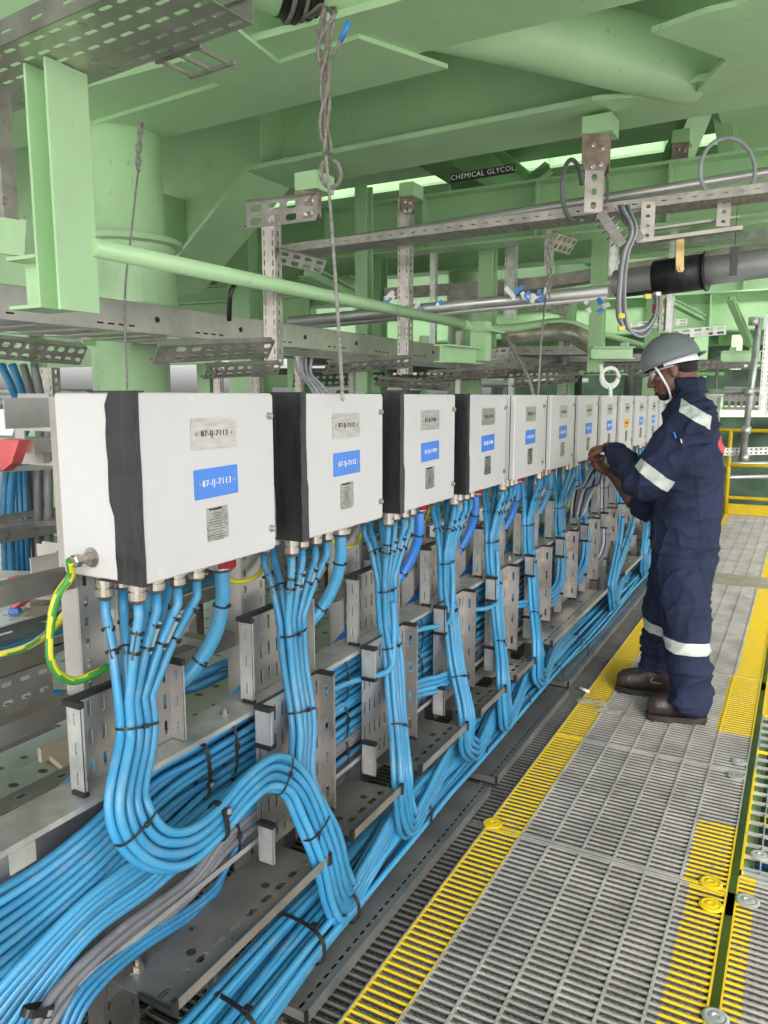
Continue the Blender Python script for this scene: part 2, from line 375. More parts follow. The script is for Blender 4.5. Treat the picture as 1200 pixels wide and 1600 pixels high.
#SECTIONS
# ============================================================ FLOOR
def grating(name, x0, x1, y0, y1, z, ranges, pitch=.0135, serr=True, kind='grate', rodp=.104, frame_=True, base=(.64,.615,.57), hgt=.028):
    m = MB(); t = .0048
    n = int((y1-y0-.02)/pitch)
    for i in range(n+1):
        y = y0+.01+i*(y1-y0-.02)/n
        if serr and i % 2 == 0:
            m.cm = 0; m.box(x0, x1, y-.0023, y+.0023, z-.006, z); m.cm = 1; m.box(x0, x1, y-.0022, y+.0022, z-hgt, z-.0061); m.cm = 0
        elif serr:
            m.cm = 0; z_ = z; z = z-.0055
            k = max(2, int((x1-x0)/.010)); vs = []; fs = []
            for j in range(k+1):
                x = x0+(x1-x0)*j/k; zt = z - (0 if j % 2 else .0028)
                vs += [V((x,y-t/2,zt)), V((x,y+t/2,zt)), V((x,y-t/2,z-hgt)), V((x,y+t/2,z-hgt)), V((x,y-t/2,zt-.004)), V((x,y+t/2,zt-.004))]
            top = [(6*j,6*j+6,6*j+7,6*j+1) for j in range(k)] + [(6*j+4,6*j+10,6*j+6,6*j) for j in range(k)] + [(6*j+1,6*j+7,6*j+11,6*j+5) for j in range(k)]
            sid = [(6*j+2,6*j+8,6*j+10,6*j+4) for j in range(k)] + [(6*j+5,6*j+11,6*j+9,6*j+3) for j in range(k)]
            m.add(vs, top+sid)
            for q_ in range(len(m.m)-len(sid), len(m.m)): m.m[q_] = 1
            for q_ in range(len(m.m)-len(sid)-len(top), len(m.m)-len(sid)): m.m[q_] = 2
            m.cm = 0; z = z_
        else: m.box(x0, x1, y-t/2, y+t/2, z-hgt, z)
    x = x0 + (.019 if abs(x0+.888) < .001 else 0)
    while x < x1-.03:
        if x > x0+.02: m.box(x-.0035, x+.0035, y0, y1, z-.012, z+.0008)
        x += rodp
    if frame_:
        m.box(x0-.003, x0+.002, y0, y1, z-hgt, z+.001); m.box(x1-.002, x1+.003, y0, y1, z-hgt, z+.001)
        m.box(x0, x1, y0-.003, y0+.003, z-hgt, z+.001); m.box(x0, x1, y1-.003, y1+.003, z-hgt, z+.001)
    return m.build(name, [grate_mat(name+'_metal', ranges, base), grate_mat(name+'_side_shade', [], tuple(c*.30 for c in base)), grate_mat(name+'_low', [], tuple(c*.5 for c in base))])  # second metal: shade between the bars painted into their sides
YS = [(-.9, .48), (.49, 2.385), (2.40, 3.25), (3.258, 4.42), (4.43, 5.6), (5.61, 6.62), (7.05, 8.1), (8.11, 9.3), (9.31, 10.7)]
for i, (a, b) in enumerate(YS):
    rg = [(-.888, -.765, -2, 20)]
    if i < 2: rg.append((-.215, -.09, -2, 20))
    elif i == 2: rg.append((-.235, -.09, -2, 2.80))
    elif i == 3: rg.append((-.26, -.08, 3.62, 20))
    else: rg.append((-.235, -.08, -2, 20))
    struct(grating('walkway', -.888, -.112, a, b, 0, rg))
# grating in front of the cable rack (same grating, shade and dirt put into a darker base) and the panels on the right of the gap
for a, b in ((.3, 2.385), (2.40, 4.42), (4.43, 6.62), (7.05, 10.7)):
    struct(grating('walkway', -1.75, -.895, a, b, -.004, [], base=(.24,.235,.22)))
for a, b in ((.2, 1.3), (1.31, 2.50)):
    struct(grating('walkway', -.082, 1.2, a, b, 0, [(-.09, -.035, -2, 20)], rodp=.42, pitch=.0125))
for a, b in ((3.93, 5.6), (5.61, 6.62), (7.05, 10.7)):
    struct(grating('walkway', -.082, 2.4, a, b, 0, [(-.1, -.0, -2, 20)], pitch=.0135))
m = MB(); m.box(-.90, 2.4, 6.63, 7.04, -.03, 0.002); struct(m.build('walkway_plate', mat('worn_plate', (.42,.38,.30), .5, .2, nscale=9, namt=.2)))
m = MB()
m.cm = 0
for y in (2.392, ): m.box(-.888, -.112, y-.012, y+.012, -.06, -.002)
struct(m.build('walkway_joint', 'steeld'))
# square mesh panel over the open shaft on the right
m = MB(); z = .004
for i in range(12): x = -.078+.052*i; m.box(x-.002, x+.002, 2.53, 3.90, z-.03, z)
for i in range(18): y = 2.55+i*.078; m.box(-.08, .55, y-.003, y+.003, z-.012, z+.001)
m.box(-.084,-.078,2.52,3.91,z-.03,z+.002); m.box(-.084,.55,2.52,2.527,z-.03,z+.002)
g = m.build('open_mesh_cover', grate_mat('mesh_cover_metal', [(-.12,-.072,-2,3.3), (-.1,.2,2.86,2.93), (-.1,.2,3.42,3.5)], (.55,.56,.55), wear=.3))
tag(g, 'open square mesh grating over the dark shaft at the right edge', 'grating')
# washers and clips holding the panels
def disc(x, y, mt, lab, r=.034, zz=.002):
    m = MB(); m.lathe(V((x,y,zz)), UZ, [(0,r),(.003,r),(.006,r*.8),(.0045,r*.62),(.006,r*.5),(.007,r*.3),(.004,r*.18)], 24)
    o = m.build('panel_clip', mt); tag(o, lab, 'clip', 'round clips holding the grating panels')
    return o
P_ = Z(770,1288,0); disc(P_.x, P_.y, 'yellow', 'yellow round clip on the left yellow strip')
P_ = Z(1111,1381,0); disc(P_.x, P_.y, 'yellow', 'yellow round clip above the panel joint, right strip')
P_ = Z(1111,1416,0); disc(P_.x, P_.y, 'yellow', 'yellow round clip just below the panel joint, right strip')
P_ = Z(1150,1213,0); disc(P_.x, P_.y, 'galv', 'bare metal clip beside the top of the mesh cover')
P_ = Z(1155,1192,0); disc(P_.x, P_.y, 'galv', 'smaller bare metal clip just beyond its neighbour', .03)
P_ = Z(1188,1340,0); disc(P_.x, P_.y, 'galv', 'bare metal clip on the near corner of the mesh cover', .03, .006)
P_ = Z(1168,1409,0); disc(P_.x, P_.y, 'galv', 'bare metal clip on the right grating panel')
P_ = Z(1118,1592,0); disc(P_.x, P_.y, 'galv', 'worn clip at the lower right of the photo', .032)
# structure under the gratings
m = MB()
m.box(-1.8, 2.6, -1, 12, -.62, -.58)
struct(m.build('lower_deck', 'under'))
m = MB()
for y in (.46, 2.39, 4.42, 6.8, 9.3): m.box(-1.7, 2.6, y-.06, y+.06, -.24, -.034)
m.box(-.14, -.05, -1, 12, -.24, -.034); m.box(-1.02, -.92, -1, 12, -.3, -.036)
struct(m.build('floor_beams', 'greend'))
m = MB(); m.tube([V((-.05,3.0,-.3)), V((.8,3.25,-.3))], .02); m.tube([V((-.05,3.05,-.27)), V((.8,3.28,-.27))], .01)
tag(m.build('cable', 'blued'), 'dark blue cable seen down through the mesh cover', 'cable')
# deck behind the row of boxes
m = MB(); m.box(-9, -1.76, -1.5, 14, -.05, 0.0)
struct(m.build('deck', 'deck'))
m = MB(); m.box(-2.30, -1.72, .4, 6.5, .18, .23)
m.box(-2.28, -1.74, .42, 6.45, -.0, .178)
kk = m.build('raised_walkway', ['deck']); struct(kk)
m = MB(); m.perf(V((-1.98,.55,.34)), V((0,1,0)), V((1,0,0)), 1.0, .32, 7, 4, .22, .14, .003); m.box(-1.985,-1.975,.55,1.55,.22,.338); m.box(-1.666,-1.656,.55,1.55,.20,.338)
struct(m.build('step_plank', 'steeld'))
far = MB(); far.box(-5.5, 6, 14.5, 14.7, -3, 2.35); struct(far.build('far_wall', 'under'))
far = MB(); far.box(-13, 6, 14.5, 14.7, 2.36, 10)
for k in range(19): far.box(-12.4+k, -12.37+k, 14.38, 14.499, 2.4, 10)
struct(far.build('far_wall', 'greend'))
g0 = MB(); g0.box(-90, -9.2, -80, 90, -.4, -.06); struct(g0.build('bounce_ground', mat('bounce_dull', (.30,.30,.28), .8, nscale=.4, namt=.1)))  # added ground slab on the left, a duller bounce surface
g0 = MB(); g0.box(2.8, 90, -80, 90, -.4, -.06); g0.box(-9.1, 2.7, -80, -1.2, -.4, -.06); g0.box(-9.1, 2.7, 15.5, 90, -.4, -.06)
struct(g0.build('bounce_ground', mat('bounce_pale', (.55,.54,.51), .8, nscale=.4, namt=.1)))  # added pale ground slabs, bounce sunlight up under the deck
# ============================================================ JUNCTION BOXES
NB = 21; PITCH = .512; BX = -1.05; BZ0, BZ1 = 1.155, 1.508; BW = .405
TAGN = ['87-IJ-7113','87-IJ-7112','87-IJ-7109','87-IJ-7118','87-IJ-7115','87-IJ-7116','87-IJ-7114','87-IJ-7117','87-IJ-7110','87-IJ-7111','87-IJ-7108','87-IJ-7107']
def y0(i): return 1.0 + PITCH*i
GL = [(-1.195,.035),(-1.115,.045),(-1.20,.085),(-1.12,.098),(-1.19,.142),(-1.115,.152),(-1.195,.205),(-1.12,.215)]
GBIG = (-1.145, .325)
def gland(m, x, y, z, r, long=1):
    h = .048*long
    m.lathe(V((x,y,z)), -UZ, [(0,r*1.25),(.006,r*1.25),(.006,r*1.0),(.010,r*1.0),(.010,r*1.32),(.022*long,r*1.32),(.022*long,r*1.08),(.026*long,r*1.08),(.026*long,r*1.3),(.040*long,r*1.3),(h,r*.95)], 14)
def box(i):
    Y0 = y0(i); jit = random.uniform(-.004,.004) if i else 0
    e = empty('junction_box', (BX-.1, Y0+BW/2, BZ0))
    n = TAGN[i] if i < len(TAGN) else None
    lb = {0: 'white junction box tagged 87-IJ-7113, nearest and largest in the row', 1: 'second white junction box, black tape down its whole left side',
          2: 'third white junction box, standing between the second and fourth boxes', 3: 'fourth white junction box, the last one with black tape',
          4: 'fifth white junction box, the first without black tape', 5:'sixth white junction box from the near end', 6:'seventh white junction box, left of the worker\'s hand',
          7: 'eighth white junction box, right behind the worker\'s raised hand', 8: 'white junction box with the only orange label in the row',
          9: 'tenth white junction box, just past the orange labelled one', 10: 'eleventh white junction box, at the edge of the worker\'s collar'}.get(i, '%s white junction box, hidden or nearly hidden by the worker' % ORD[i])
    tag(e, lb, 'junction box', 'white junction boxes in a row')
    m = MB(); d = .212
    m.rrect(V((BX-d, Y0+BW/2, (BZ0+BZ1)/2)), UY, UZ, UX*(d-.024), BW/2, (BZ1-BZ0)/2, .006, .002, 3)
    m.build('body', 'white', e)
    m = MB(); m.rrect(V((BX-.024, Y0+BW/2, (BZ0+BZ1)/2)), UY, UZ, UX*.005, BW/2-.004, (BZ1-BZ0)/2-.004, .004, 0, 2)
    m.build('gasket', 'black', e)
    m = MB(); m.rrect(V((BX-.019, Y0+BW/2, (BZ0+BZ1)/2)), UY, UZ, UX*.019, BW/2, (BZ1-BZ0)/2, .010, .003, 5)
    dr = m.build('door', 'white', e)
    # plates
    def plate(nm, mt, cy, cz, hw, hh, txt, ink, size, tilt=0, extra=None):
        au = V((0,cos(tilt),sin(tilt))); av = V((0,-sin(tilt),cos(tilt)))
        c = V((BX+.0005, Y0+cy, cz)); m = MB(); m.rrect(c, au, av, UX*.0015, hw, hh, .001, 0, 1)
        m.cm = 2
        for s_ in (-1,1): m.lathe(c+au*(s_*hw*.78)+UX*.0015, UX, [(0,.0035),(.0012,.0035),(.002,.002)], 10)
        m.cm = 1
        if txt:
            vs, fs = textmesh(txt, size, c+UX*.0021, au, av, 0); m.add(vs, fs)
        if extra: extra(m, c, au, av)
        return m.build(nm, [mt, ink, 'nickel'], e)
    t1 = random.uniform(-.01,.01)
    plate('nameplate', 'plate', .205, 1.427, .068, .031, n, 'ink', .0170, t1)
    orange = (i == 8)
    plate('id_label', 'orangel' if orange else 'bluel', .2075, 1.328, .066, .030, n, 'ink' if orange else 'winkt', .0185, .025+t1)
    def lines(m, c, au, av):
        vs, fs = textmesh('Weidmüller', .0075, c+UX*.0021+av*.031-au*.006, au, av, 0); m.add(vs, fs)
        for k in range(11):
            L_ = random.uniform(.012,.028); cc = c+av*(.021-k*.0055)+au*random.uniform(-.006,.004)+UX*.0018
            m.obox(cc, au*L_, av*.0005, UX*.0002)
    plate('data_plate', 'data', .207, 1.243, .032, .034, None, 'ink', .01, .02, lines)
    m = MB()
    for z in (BZ0+.05, BZ1-.05):
        m.lathe(V((BX, Y0+BW-.017, z)), UX, [(0,.0085),(.003,.0085),(.0035,.006),(.009,.006),(.010,.004)], 12)
    m.build_each('door_screw', 'nickel', e)
    if i < 4:      # uneven strips of tape wrapped over the left edge
        m = MB(); zb = BZ0-.003; zt = BZ1+.003; steps = 14
        for side in (0, 1):
            vs = []
            for k in range(steps+1):
                z = zb+(zt-zb)*k/steps; q = 1 if k < steps*.42 else 0
                if side == 0:      # on the side of the body, towards the camera
                    yy = Y0-.002-.0008*((k*7) % 3); back = BX-.076+.010*q+.0012*sin(k*1.7+i) + (.015 if k > steps*.93 else 0)
                    if i == 1: back = BX-.088+.012*q+.001*sin(k)
                    vs += [V((back, yy, z)), V((BX+.002, yy-.001, z))]
                else:
                    front = Y0+.020+.001*sin(k*.9+i*2) + (.006*q if i else -.004)
                    if i == 0: front = Y0+.005+.0006*sin(k)
                    vs += [V((BX+.0022, Y0-.003, z)), V((BX+.0022, front, z))]
            m.add(vs, [(2*k, 2*k+1, 2*k+3, 2*k+2) for k in range(steps)])
        m.box(BX-.12, BX+.002, Y0-.002, Y0+.02, BZ1+.0005, BZ1+.003)
        m.box(BX-.12, BX+.002, Y0-.002, Y0+.02, BZ0-.003, BZ0-.0005)
        m.build('tape', 'tape', e)
    if i > 12: return e
    for k, (gx, gy) in enumerate(GL):
        m = MB(); gland(m, gx, Y0+gy, BZ0, .0142, 1.1 if k in (0,1) else .9); m.build('gland', 'nickel', e)
    m = MB(); gland(m, GBIG[0], Y0+GBIG[1], BZ0, .0235, 1.0); m.build('gland', 'nickel', e)
    if i not in (1,):
        m = MB(); a = V((GBIG[0], Y0+GBIG[1], BZ0-.027))
        vs = []; 
        for k in range(9):
            an = -1.1+k*.25; 
            for z in (-.011, .012): vs.append(a+V((.0325*cos(an)+.001*sin(k*2), .0325*sin(an), z+.002*sin(k))))
        m.add(vs, [(2*k, 2*k+2, 2*k+3, 2*k+1) for k in range(8)]); m.add([p*1 for p in vs], [(2*k, 2*k+1, 2*k+3, 2*k+2) for k in range(8)])
        m.build('red_tag', 'red', e)
    # mounting lugs and channel behind
    m = MB()
    for z in (BZ0+.03, BZ1-.05):
        m.box(BX-.232, BX-.2125, Y0+.02, Y0+.10, z, z+.04)
    m.build_each('mounting_bracket', 'steel', e)
    return e
for i in range(NB): box(i)
# side details of the nearest box: earth stud with cable, hinge clamps
m = MB(); c = V((-1.185, 1.0, 1.195))
m.lathe(c, -UY, [(0,.017),(.004,.017),(.004,.012),(.014,.012),(.014,.009),(.03,.009),(.03,.013),(.042,.013),(.044,.009)], 6)
m.lathe(c, -UY, [(0,.02),(.002,.02)], 18)
tag(m.build('earth_stud', 'nickel'), 'shiny earth stud with nut on the left side of the nearest box', 'stud')
def striped(pts, r, mb, n=12):
    """cable sheath with a yellow stripe running round a green ground"""
    b = len(mb.f); mb.tube(pts, r, n, True)
    k = 0
    for fi in range(b, len(mb.f)-2):
        j = (fi-b) % n; i_ = (fi-b)//n
        if ((j + i_//5) % n) in (0,1,2,6,7): mb.m[fi] = 1
    return mb
p = [V((-1.19,.955,1.197)), X(110,900,-1.21), X(88,935,-1.22), X(78,990,-1.23), X(82,1040,-1.23), X(112,1064,-1.23), X(150,1052,-1.22), X(168,1042,-1.22)]
m = MB(); striped(cr(p, 8), .0085, m)
tag(m.build('earth_cable', ['gy','gyy']), 'green and yellow earth cable looping from the nearest box to its post', 'cable')
p = [X(128,925,-1.32), X(80,985,-1.5), X(40,1012,-1.8), X(-10,1025,-2.0)]
m = MB(); striped(cr(p, 8), .010, m); tag(m.build('earth_cable', ['gyy','gy']), 'yellow earth cable running off to the left over the perforated tray', 'cable')
for i in range(1, 9):
    Y0 = y0(i)
    a = V((-1.26, Y0-.10, 1.13)); b = V((-1.24, Y0+.02, 1.03)); c = V((-1.26, Y0+.16, 1.12))
    m = MB(); striped(cr([a, (a+b)/2+V((0,-.01,-.03)), b, (b+c)/2+V((0,.01,-.03)), c], 6), .006, m, 8)
    tag(m.build('earth_cable', ['gy','gyy']), 'thin green and yellow earth cable sagging behind the %s box' % ORD[i], 'cable', 'earth cables between posts')
# ============================================================ RACK: posts, stubs, trays, shelves
def post(i):
    Y0 = y0(i); m = MB(); yc = Y0+.085; wd = .10
    m.perf(V((-1.272, yc-wd/2, 0.0)), UY, UZ, wd, 1.15, 3, 26, .3, .45, .003, skip=lambda a,b: a == 1, slot=False)
    m.box(-1.325,-1.276, yc-wd/2, yc-wd/2+.004, 0, 1.5); m.box(-1.325,-1.276, yc+wd/2-.004, yc+wd/2, 0, 1.5)
    m.box(-1.275,-1.272, yc-wd/2, yc+wd/2, 1.151, 1.5)
    m.box(-1.35,-1.25, yc-.07, yc+.07, .0005, .01)
    return m.build('rack_post', 'steel')
for i in range(14):
    o = post(i); tag(o, 'perforated steel post standing behind the %s box' % ORD[i], 'post', 'rack posts behind the boxes')
for i in range(9):
    m = MB(); yy = y0(i)+.42; m.box(-1.46,-1.42, yy-.02, yy+.02, .0, 1.2); m.box(-1.42,-1.415, yy-.03, yy+.03, .0, 1.2)
    m.box(-1.46,-1.276, yy-.018, yy+.018, .86, .90)
    tag(m.build('rack_post', 'steeld'), 'plain dark channel post behind the right side of the %s box' % ORD[i], 'post', 'dark rear posts of the rack')
for zz, ll_ in ((1.135,'upper'),(.86,'lower')):
    m = MB(); m.beam(V((-1.30-.02*(zz<1),.5,zz)), V((-1.30-.02*(zz<1),11,zz)), .04, .04)
    tag(m.build('rack_rail', 'steeld'), '%s of the long dark horizontal rails bolted along the backs of the posts' % ll_, 'rail', 'horizontal rack rails')
def upper_stub(i):
    Y0 = y0(i); a, b = Y0-.07, Y0+.20; z0, z1 = .746, .955 if i else .925
    xb, xf = -1.195, -1.158
    e = empty('cable_guide', (xb, (a+b)/2, z0))
    tag(e, 'perforated steel guide tray with black edging, behind the %s cable drop' % ORD[i], 'cable guide', 'upper guide trays')
    m = MB(); m.perf(V((xb, a, z0)), UY, UZ, b-a, z1-z0, 8, 3, .28, .55, .002)
    m.build('back_plate', 'steel', e)
    for q, yy in enumerate((a, b)):
        m = MB(); m.perf(V((xb, yy, z0)), UX, UZ, xf-xb, z1-z0, 1, 3, .10, .42, .002)
        m.box(xf-.002, xf, yy-.001, yy+.007, z0, z1)
        m.build('side_flange', 'galv', e)
    m = MB(); m.box(xb-.008, xb+.006, a-.004, b+.004, z1-.004, z1+.007); m.box(xb+.0062, xf+.005, a-.006, a+.006, z1-.004, z1+.008); m.box(xb+.0062, xf+.005, b-.006, b+.006, z1-.004, z1+.008)
    m.box(xb+.0062, xf+.005, a-.006, a+.006, z0-.004, z0+.006)
    m.build_each('black_edging', 'black', e)
for i in range(13): upper_stub(i)
# big horizontal tray on its side
TZ0, TZ1, TXB, TXF = .39, .744, -1.235, -1.135
e = empty('cable_tray', (TXB, 1, TZ0)); tag(e, 'long steel cable tray on its side, carrying blue and grey cables behind the row', 'cable tray')
m = MB(); m.perf(V((TXB, .67, TZ0)), UY, UZ, 7.6, TZ1-TZ0, 100, 4, .45, .12, .002); m.build('web', 'steel', e)
m = MB(); m.box(TXB, TXF, .30, 8.2, TZ1-.002, TZ1); m.box(TXF-.002, TXF, .30, 8.2, TZ1-.012, TZ1-.0021)
m.box(TXB, TXB+.002, -.0, .669, TZ0, TZ1-.003)
for k in range(3):
    m.box(TXF-.0005, TXF+.0025, .75+k*2.4, .80+k*2.4, TZ1-.05, TZ1-.0121)
m.build('top_flange', 'galv', e)
m = MB(); m.box(TXB, TXF, .87, 8.2, TZ0, TZ0+.002); m.box(TXF-.002, TXF, .87, 8.2, TZ0+.0021, TZ0+.014); m.build('bottom_flange', 'galv', e)
for yy in (.62,.67,1.36,3.4): 
    m = MB(); m.lathe(V((TXF-.045, yy, TZ1)), UZ, [(0,.012),(.002,.012),(.002,.007),(.01,.007),(.01,.004),(.016,.004)], 8)
    m.build('bolt', 'nickel', e)
# web plate in front at the near left, seen side on
m = MB(); m.perf(V((-1.245,-.3,.52)), UY, UZ, 1.15, .222, 12, 1, .3, .10, .002, skip=lambda a,b: a%3 != 0)
tag(m.build('side_plate', 'steel'), 'smooth steel plate at the left edge behind the sweeping cables', 'plate')
# lower vertical guide trays
def lower_guide(i):
    Y0 = y0(i); a, b = Y0-.11, Y0+.17; z0, z1 = .365, .755; xb, xf = -1.120, -1.076
    e = empty('cable_guide', (xb, (a+b)/2, z0))
    tag(e, 'tall perforated guide tray beside the %s cable drop, above the shelves' % ORD[i], 'cable guide', 'lower guide trays')
    m = MB(); m.perf(V((xb, a, z0)), UY, UZ, b-a, z1-z0, 9, 5, .24, .52, .002); m.build('back_plate', 'steel', e)
    m = MB(); m.perf(V((xb, b, z0)), UX, UZ, xf-xb, z1-z0, 1, 4, .22, .4, .002); m.box(xf, xf+.003, b-.002, b+.006, z0, z1); m.build('side_flange', 'steel', e)
    m = MB(); m.box(xb, xf, a, a+.002, z1-.09, z1); m.box(xf-.004, xf, a, a+.008, z1-.09, z1)
    m.box(xb, xf, a, a+.002, z0-.01, z0+.09); m.box(xf-.004, xf, a, a+.008, z0-.01, z0+.09); m.build_each('side_flange', 'galv', e)
    m = MB(); m.box(xb, xf+.003, b-.009, b+.006, z1-.002, z1+.008); m.box(xb, xf+.003, a-.006, a+.014, z1-.002, z1+.008)
    m.box(xb, xf+.003, a-.006, a+.012, z1-.098, z1-.088); m.box(xb, xf+.003, a-.006, a+.012, z0+.088, z0+.098); m.box(xb, xf+.003, b-.008, b+.006, z0-.004, z0+.004)
    m.box(xb-.004, xb-.0001, a, b, z1-.004, z1+.007)
    m.build_each('black_edging', 'black', e)
for i in range(1, 13): lower_guide(i)
# shelves
def shelf(ya, yb, lab, zz=.334, xi=-1.165, xo=-.98, mt='steeld'):
    e = empty('cable_shelf', (xi, ya, zz)); tag(e, lab, 'shelf', 'flat steel shelves over the lower cables')
    n = max(3, int((yb-ya)/.05))
    m = MB(); W_ = xo-xi-.078
    m.add([V((xi,ya,zz)),V((xi+W_,ya,zz)),V((xi+W_,yb,zz)),V((xi,yb,zz))], [(0,1,2,3)])
    m.add([V((xi,ya,zz-.002)),V((xi+W_,ya,zz-.002)),V((xi+W_,yb,zz-.002)),V((xi,yb,zz-.002))], [(3,2,1,0)])
    m.perf(V((xi+W_,ya,zz)), UX, UY, .048, yb-ya, 1, n, .32, .62, .002); m.box(xo-.03, xo-.0021, ya, yb, zz-.002, zz)
    m.box(xi,xi+.002,ya,yb,zz-.05,zz-.0021); m.box(xi, xo, ya-.001, ya+.0, zz-.002, zz)
    m.cm = 1
    for yy in (ya+(yb-ya)*.25, ya+(yb-ya)*.72):
        m.lathe(V((xi+.10, yy, zz+.0006)), UZ, [(0,.011),(.0004,.011)], 16)
    for yy in (ya+(yb-ya)*.35,):
        m.lathe(V((xi+.05, yy, zz+.0006)), UZ, [(0,.006),(.0004,.006)], 12)
    m.build('shelf_plate', [mt, 'ink'], e)
    m = MB(); m.box(xo-.002, xo+.001, ya, yb, zz-.002, zz+.021); m.build('lip', 'steel', e)
    m = MB(); m.box(xi+.09, xo+.003, ya-.004, ya+.003, zz-.006, zz+.004); m.box(xo-.006, xo+.005, ya-.005, ya+.006, zz-.006, zz+.026)
    m.box(xo-.006, xo+.005, yb-.006, yb+.005, zz-.006, zz+.026); m.build_each('black_edging', 'black', e)
    if lab.startswith('largest'):
        m = MB(); m.lathe(V((xi+.035, ya+.05, zz)), UZ, [(0,.02),(.002,.02),(.002,.012),(.012,.012),(.012,.006),(.022,.006)], 6)
        m.box(xi+.01, xi+.013, ya, ya+.18, zz, zz+.05); m.build('bolt', 'nickel', e)
    return e
for a, b, l in ((.96,1.507,'largest flat steel shelf, nearest the camera'), (1.62,1.906,'second flat steel shelf, right of the first cable drop bend'), (2.036,2.414,'third flat steel shelf with a domed bolt at its back'),
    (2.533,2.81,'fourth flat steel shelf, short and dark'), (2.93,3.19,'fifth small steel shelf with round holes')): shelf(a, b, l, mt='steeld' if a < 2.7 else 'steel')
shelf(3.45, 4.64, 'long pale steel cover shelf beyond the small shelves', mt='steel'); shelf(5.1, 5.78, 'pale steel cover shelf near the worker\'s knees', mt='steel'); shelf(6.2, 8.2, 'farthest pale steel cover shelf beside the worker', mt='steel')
# support arms under the shelves
for i in range(9):
    m = MB(); yy = y0(i)+.30
    m.box(-1.32,-1.215, yy-.02, yy+.02, .04, .07); m.box(-1.20,-1.165, yy-.02, yy+.02, .07, .32)
    m.perf(V((-1.164, yy-.05, .08)), UY, UZ, .10, .24, 2, 5, .3, .5, .003, slot=False)
    tag(m.build('shelf_bracket', 'steel'), 'steel support arm under the shelves below the %s box' % ORD[i], 'bracket', 'arms under the shelves')
# floor level covers
def cover(ya, yb, xo, zt, lab, mt='steeld', tilt=0):
    e = empty('tray_cover', (xo, ya, 0)); tag(e, lab, 'tray cover', 'floor level tray covers')
    xi = xo-.26; n = int((yb-ya)/.036)
    m = MB(); m.add([V((xi,ya,zt)),V((xo-.05,ya,zt)),V((xo-.05,yb,zt)),V((xi,yb,zt))], [(0,1,2,3)])
    m.add([V((xi,ya,zt-.002)),V((xo-.05,ya,zt-.002)),V((xo-.05,yb,zt-.002)),V((xi,yb,zt-.002))], [(3,2,1,0)])
    m.perf(V((xo-.05,ya,zt)), UX, UY, .05, yb-ya, 1, n, .16, .66, .002)
    m.cm = 1
    k = ya+.12
    while k < yb:
        m.lathe(V((xo-.10, k, zt+.0006)), UZ, [(0,.010),(.0004,.010)], 14); k += .42
    m.build('cover_plate', [mt, 'ink'], e)
    m = MB(); m.box(xo-.002, xo+.001, ya, yb, zt-.031, zt+.001); m.box(xi, xo-.003, ya-.001, ya+.001, zt-.031, zt-.0021); m.build('edge', 'steel', e)
    m = MB(); m.box(xi, xo+.003, ya-.004, ya+.003, zt-.034, zt-.026); m.box(xo-.004, xo+.004, ya-.005, ya+.004, zt-.033, zt+.004); m.build_each('black_edging', 'black', e)
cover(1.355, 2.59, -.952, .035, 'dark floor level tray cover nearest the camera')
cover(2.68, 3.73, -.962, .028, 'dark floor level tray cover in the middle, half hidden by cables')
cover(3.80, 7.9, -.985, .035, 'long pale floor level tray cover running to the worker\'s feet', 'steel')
# ============================================================ CABLES
def ribbon_tie(m, c, t, hu, hv, U, wd=.0045, th=.0016, n=18):
    """closed strap round an elliptical bundle; t tangent, U lateral unit"""
    t = t.normalized(); N_ = U.cross(t).normalized(); vs = []
    for k in range(n):
        a = 2*pi*k/n; sa, ca = sin(a), cos(a)
        q = U*(hu*math.copysign(abs(ca)**.7, ca)) + N_*(hv*math.copysign(abs(sa)**.7, sa)); o_ = q.normalized()*th
        vs += [c+q-t*(wd/2), c+q+t*(wd/2), c+q+o_+t*(wd/2), c+q+o_-t*(wd/2)]
    fs = []
    for k in range(n):
        a = 4*k; b = 4*((k+1) % n)
        for j in range(4): fs.append((a+j, a+(j+1)%4, b+(j+1)%4, b+j))
    m.add(vs, fs); return m
def tie(c, t, U, hu, hv, lab, grp, wd=.0045, tail=.02, white=False):
    m = MB(); ribbon_tie(m, c, t, hu, hv, U, wd)
    N_ = U.cross(t.normalized()).normalized()
    if N_.x < 0: N_ = -N_
    h = c + N_*(hv+.002) + U*(hu*random.uniform(-.3,.5))
    m.cm = 1 if white else 0
    m.obox(h, U*.005, t.normalized()*.004, N_*.0035)
    m.cm = 0
    if tail: m.beam(h, h+N_*tail*.5+U*tail*.6+V((0,0,random.uniform(-.3,.6)*tail)), .0035, .0012)
    o = m.build('cable_tie', ['black', 'galv']); tag(o, lab, 'cable tie', grp); return o
ncab = 0
def path_frame(C, i):
    t = (C[min(i+1,len(C)-1)]-C[max(i-1,0)]).normalized(); U = t.cross(UX); U.normalize(); return t, U
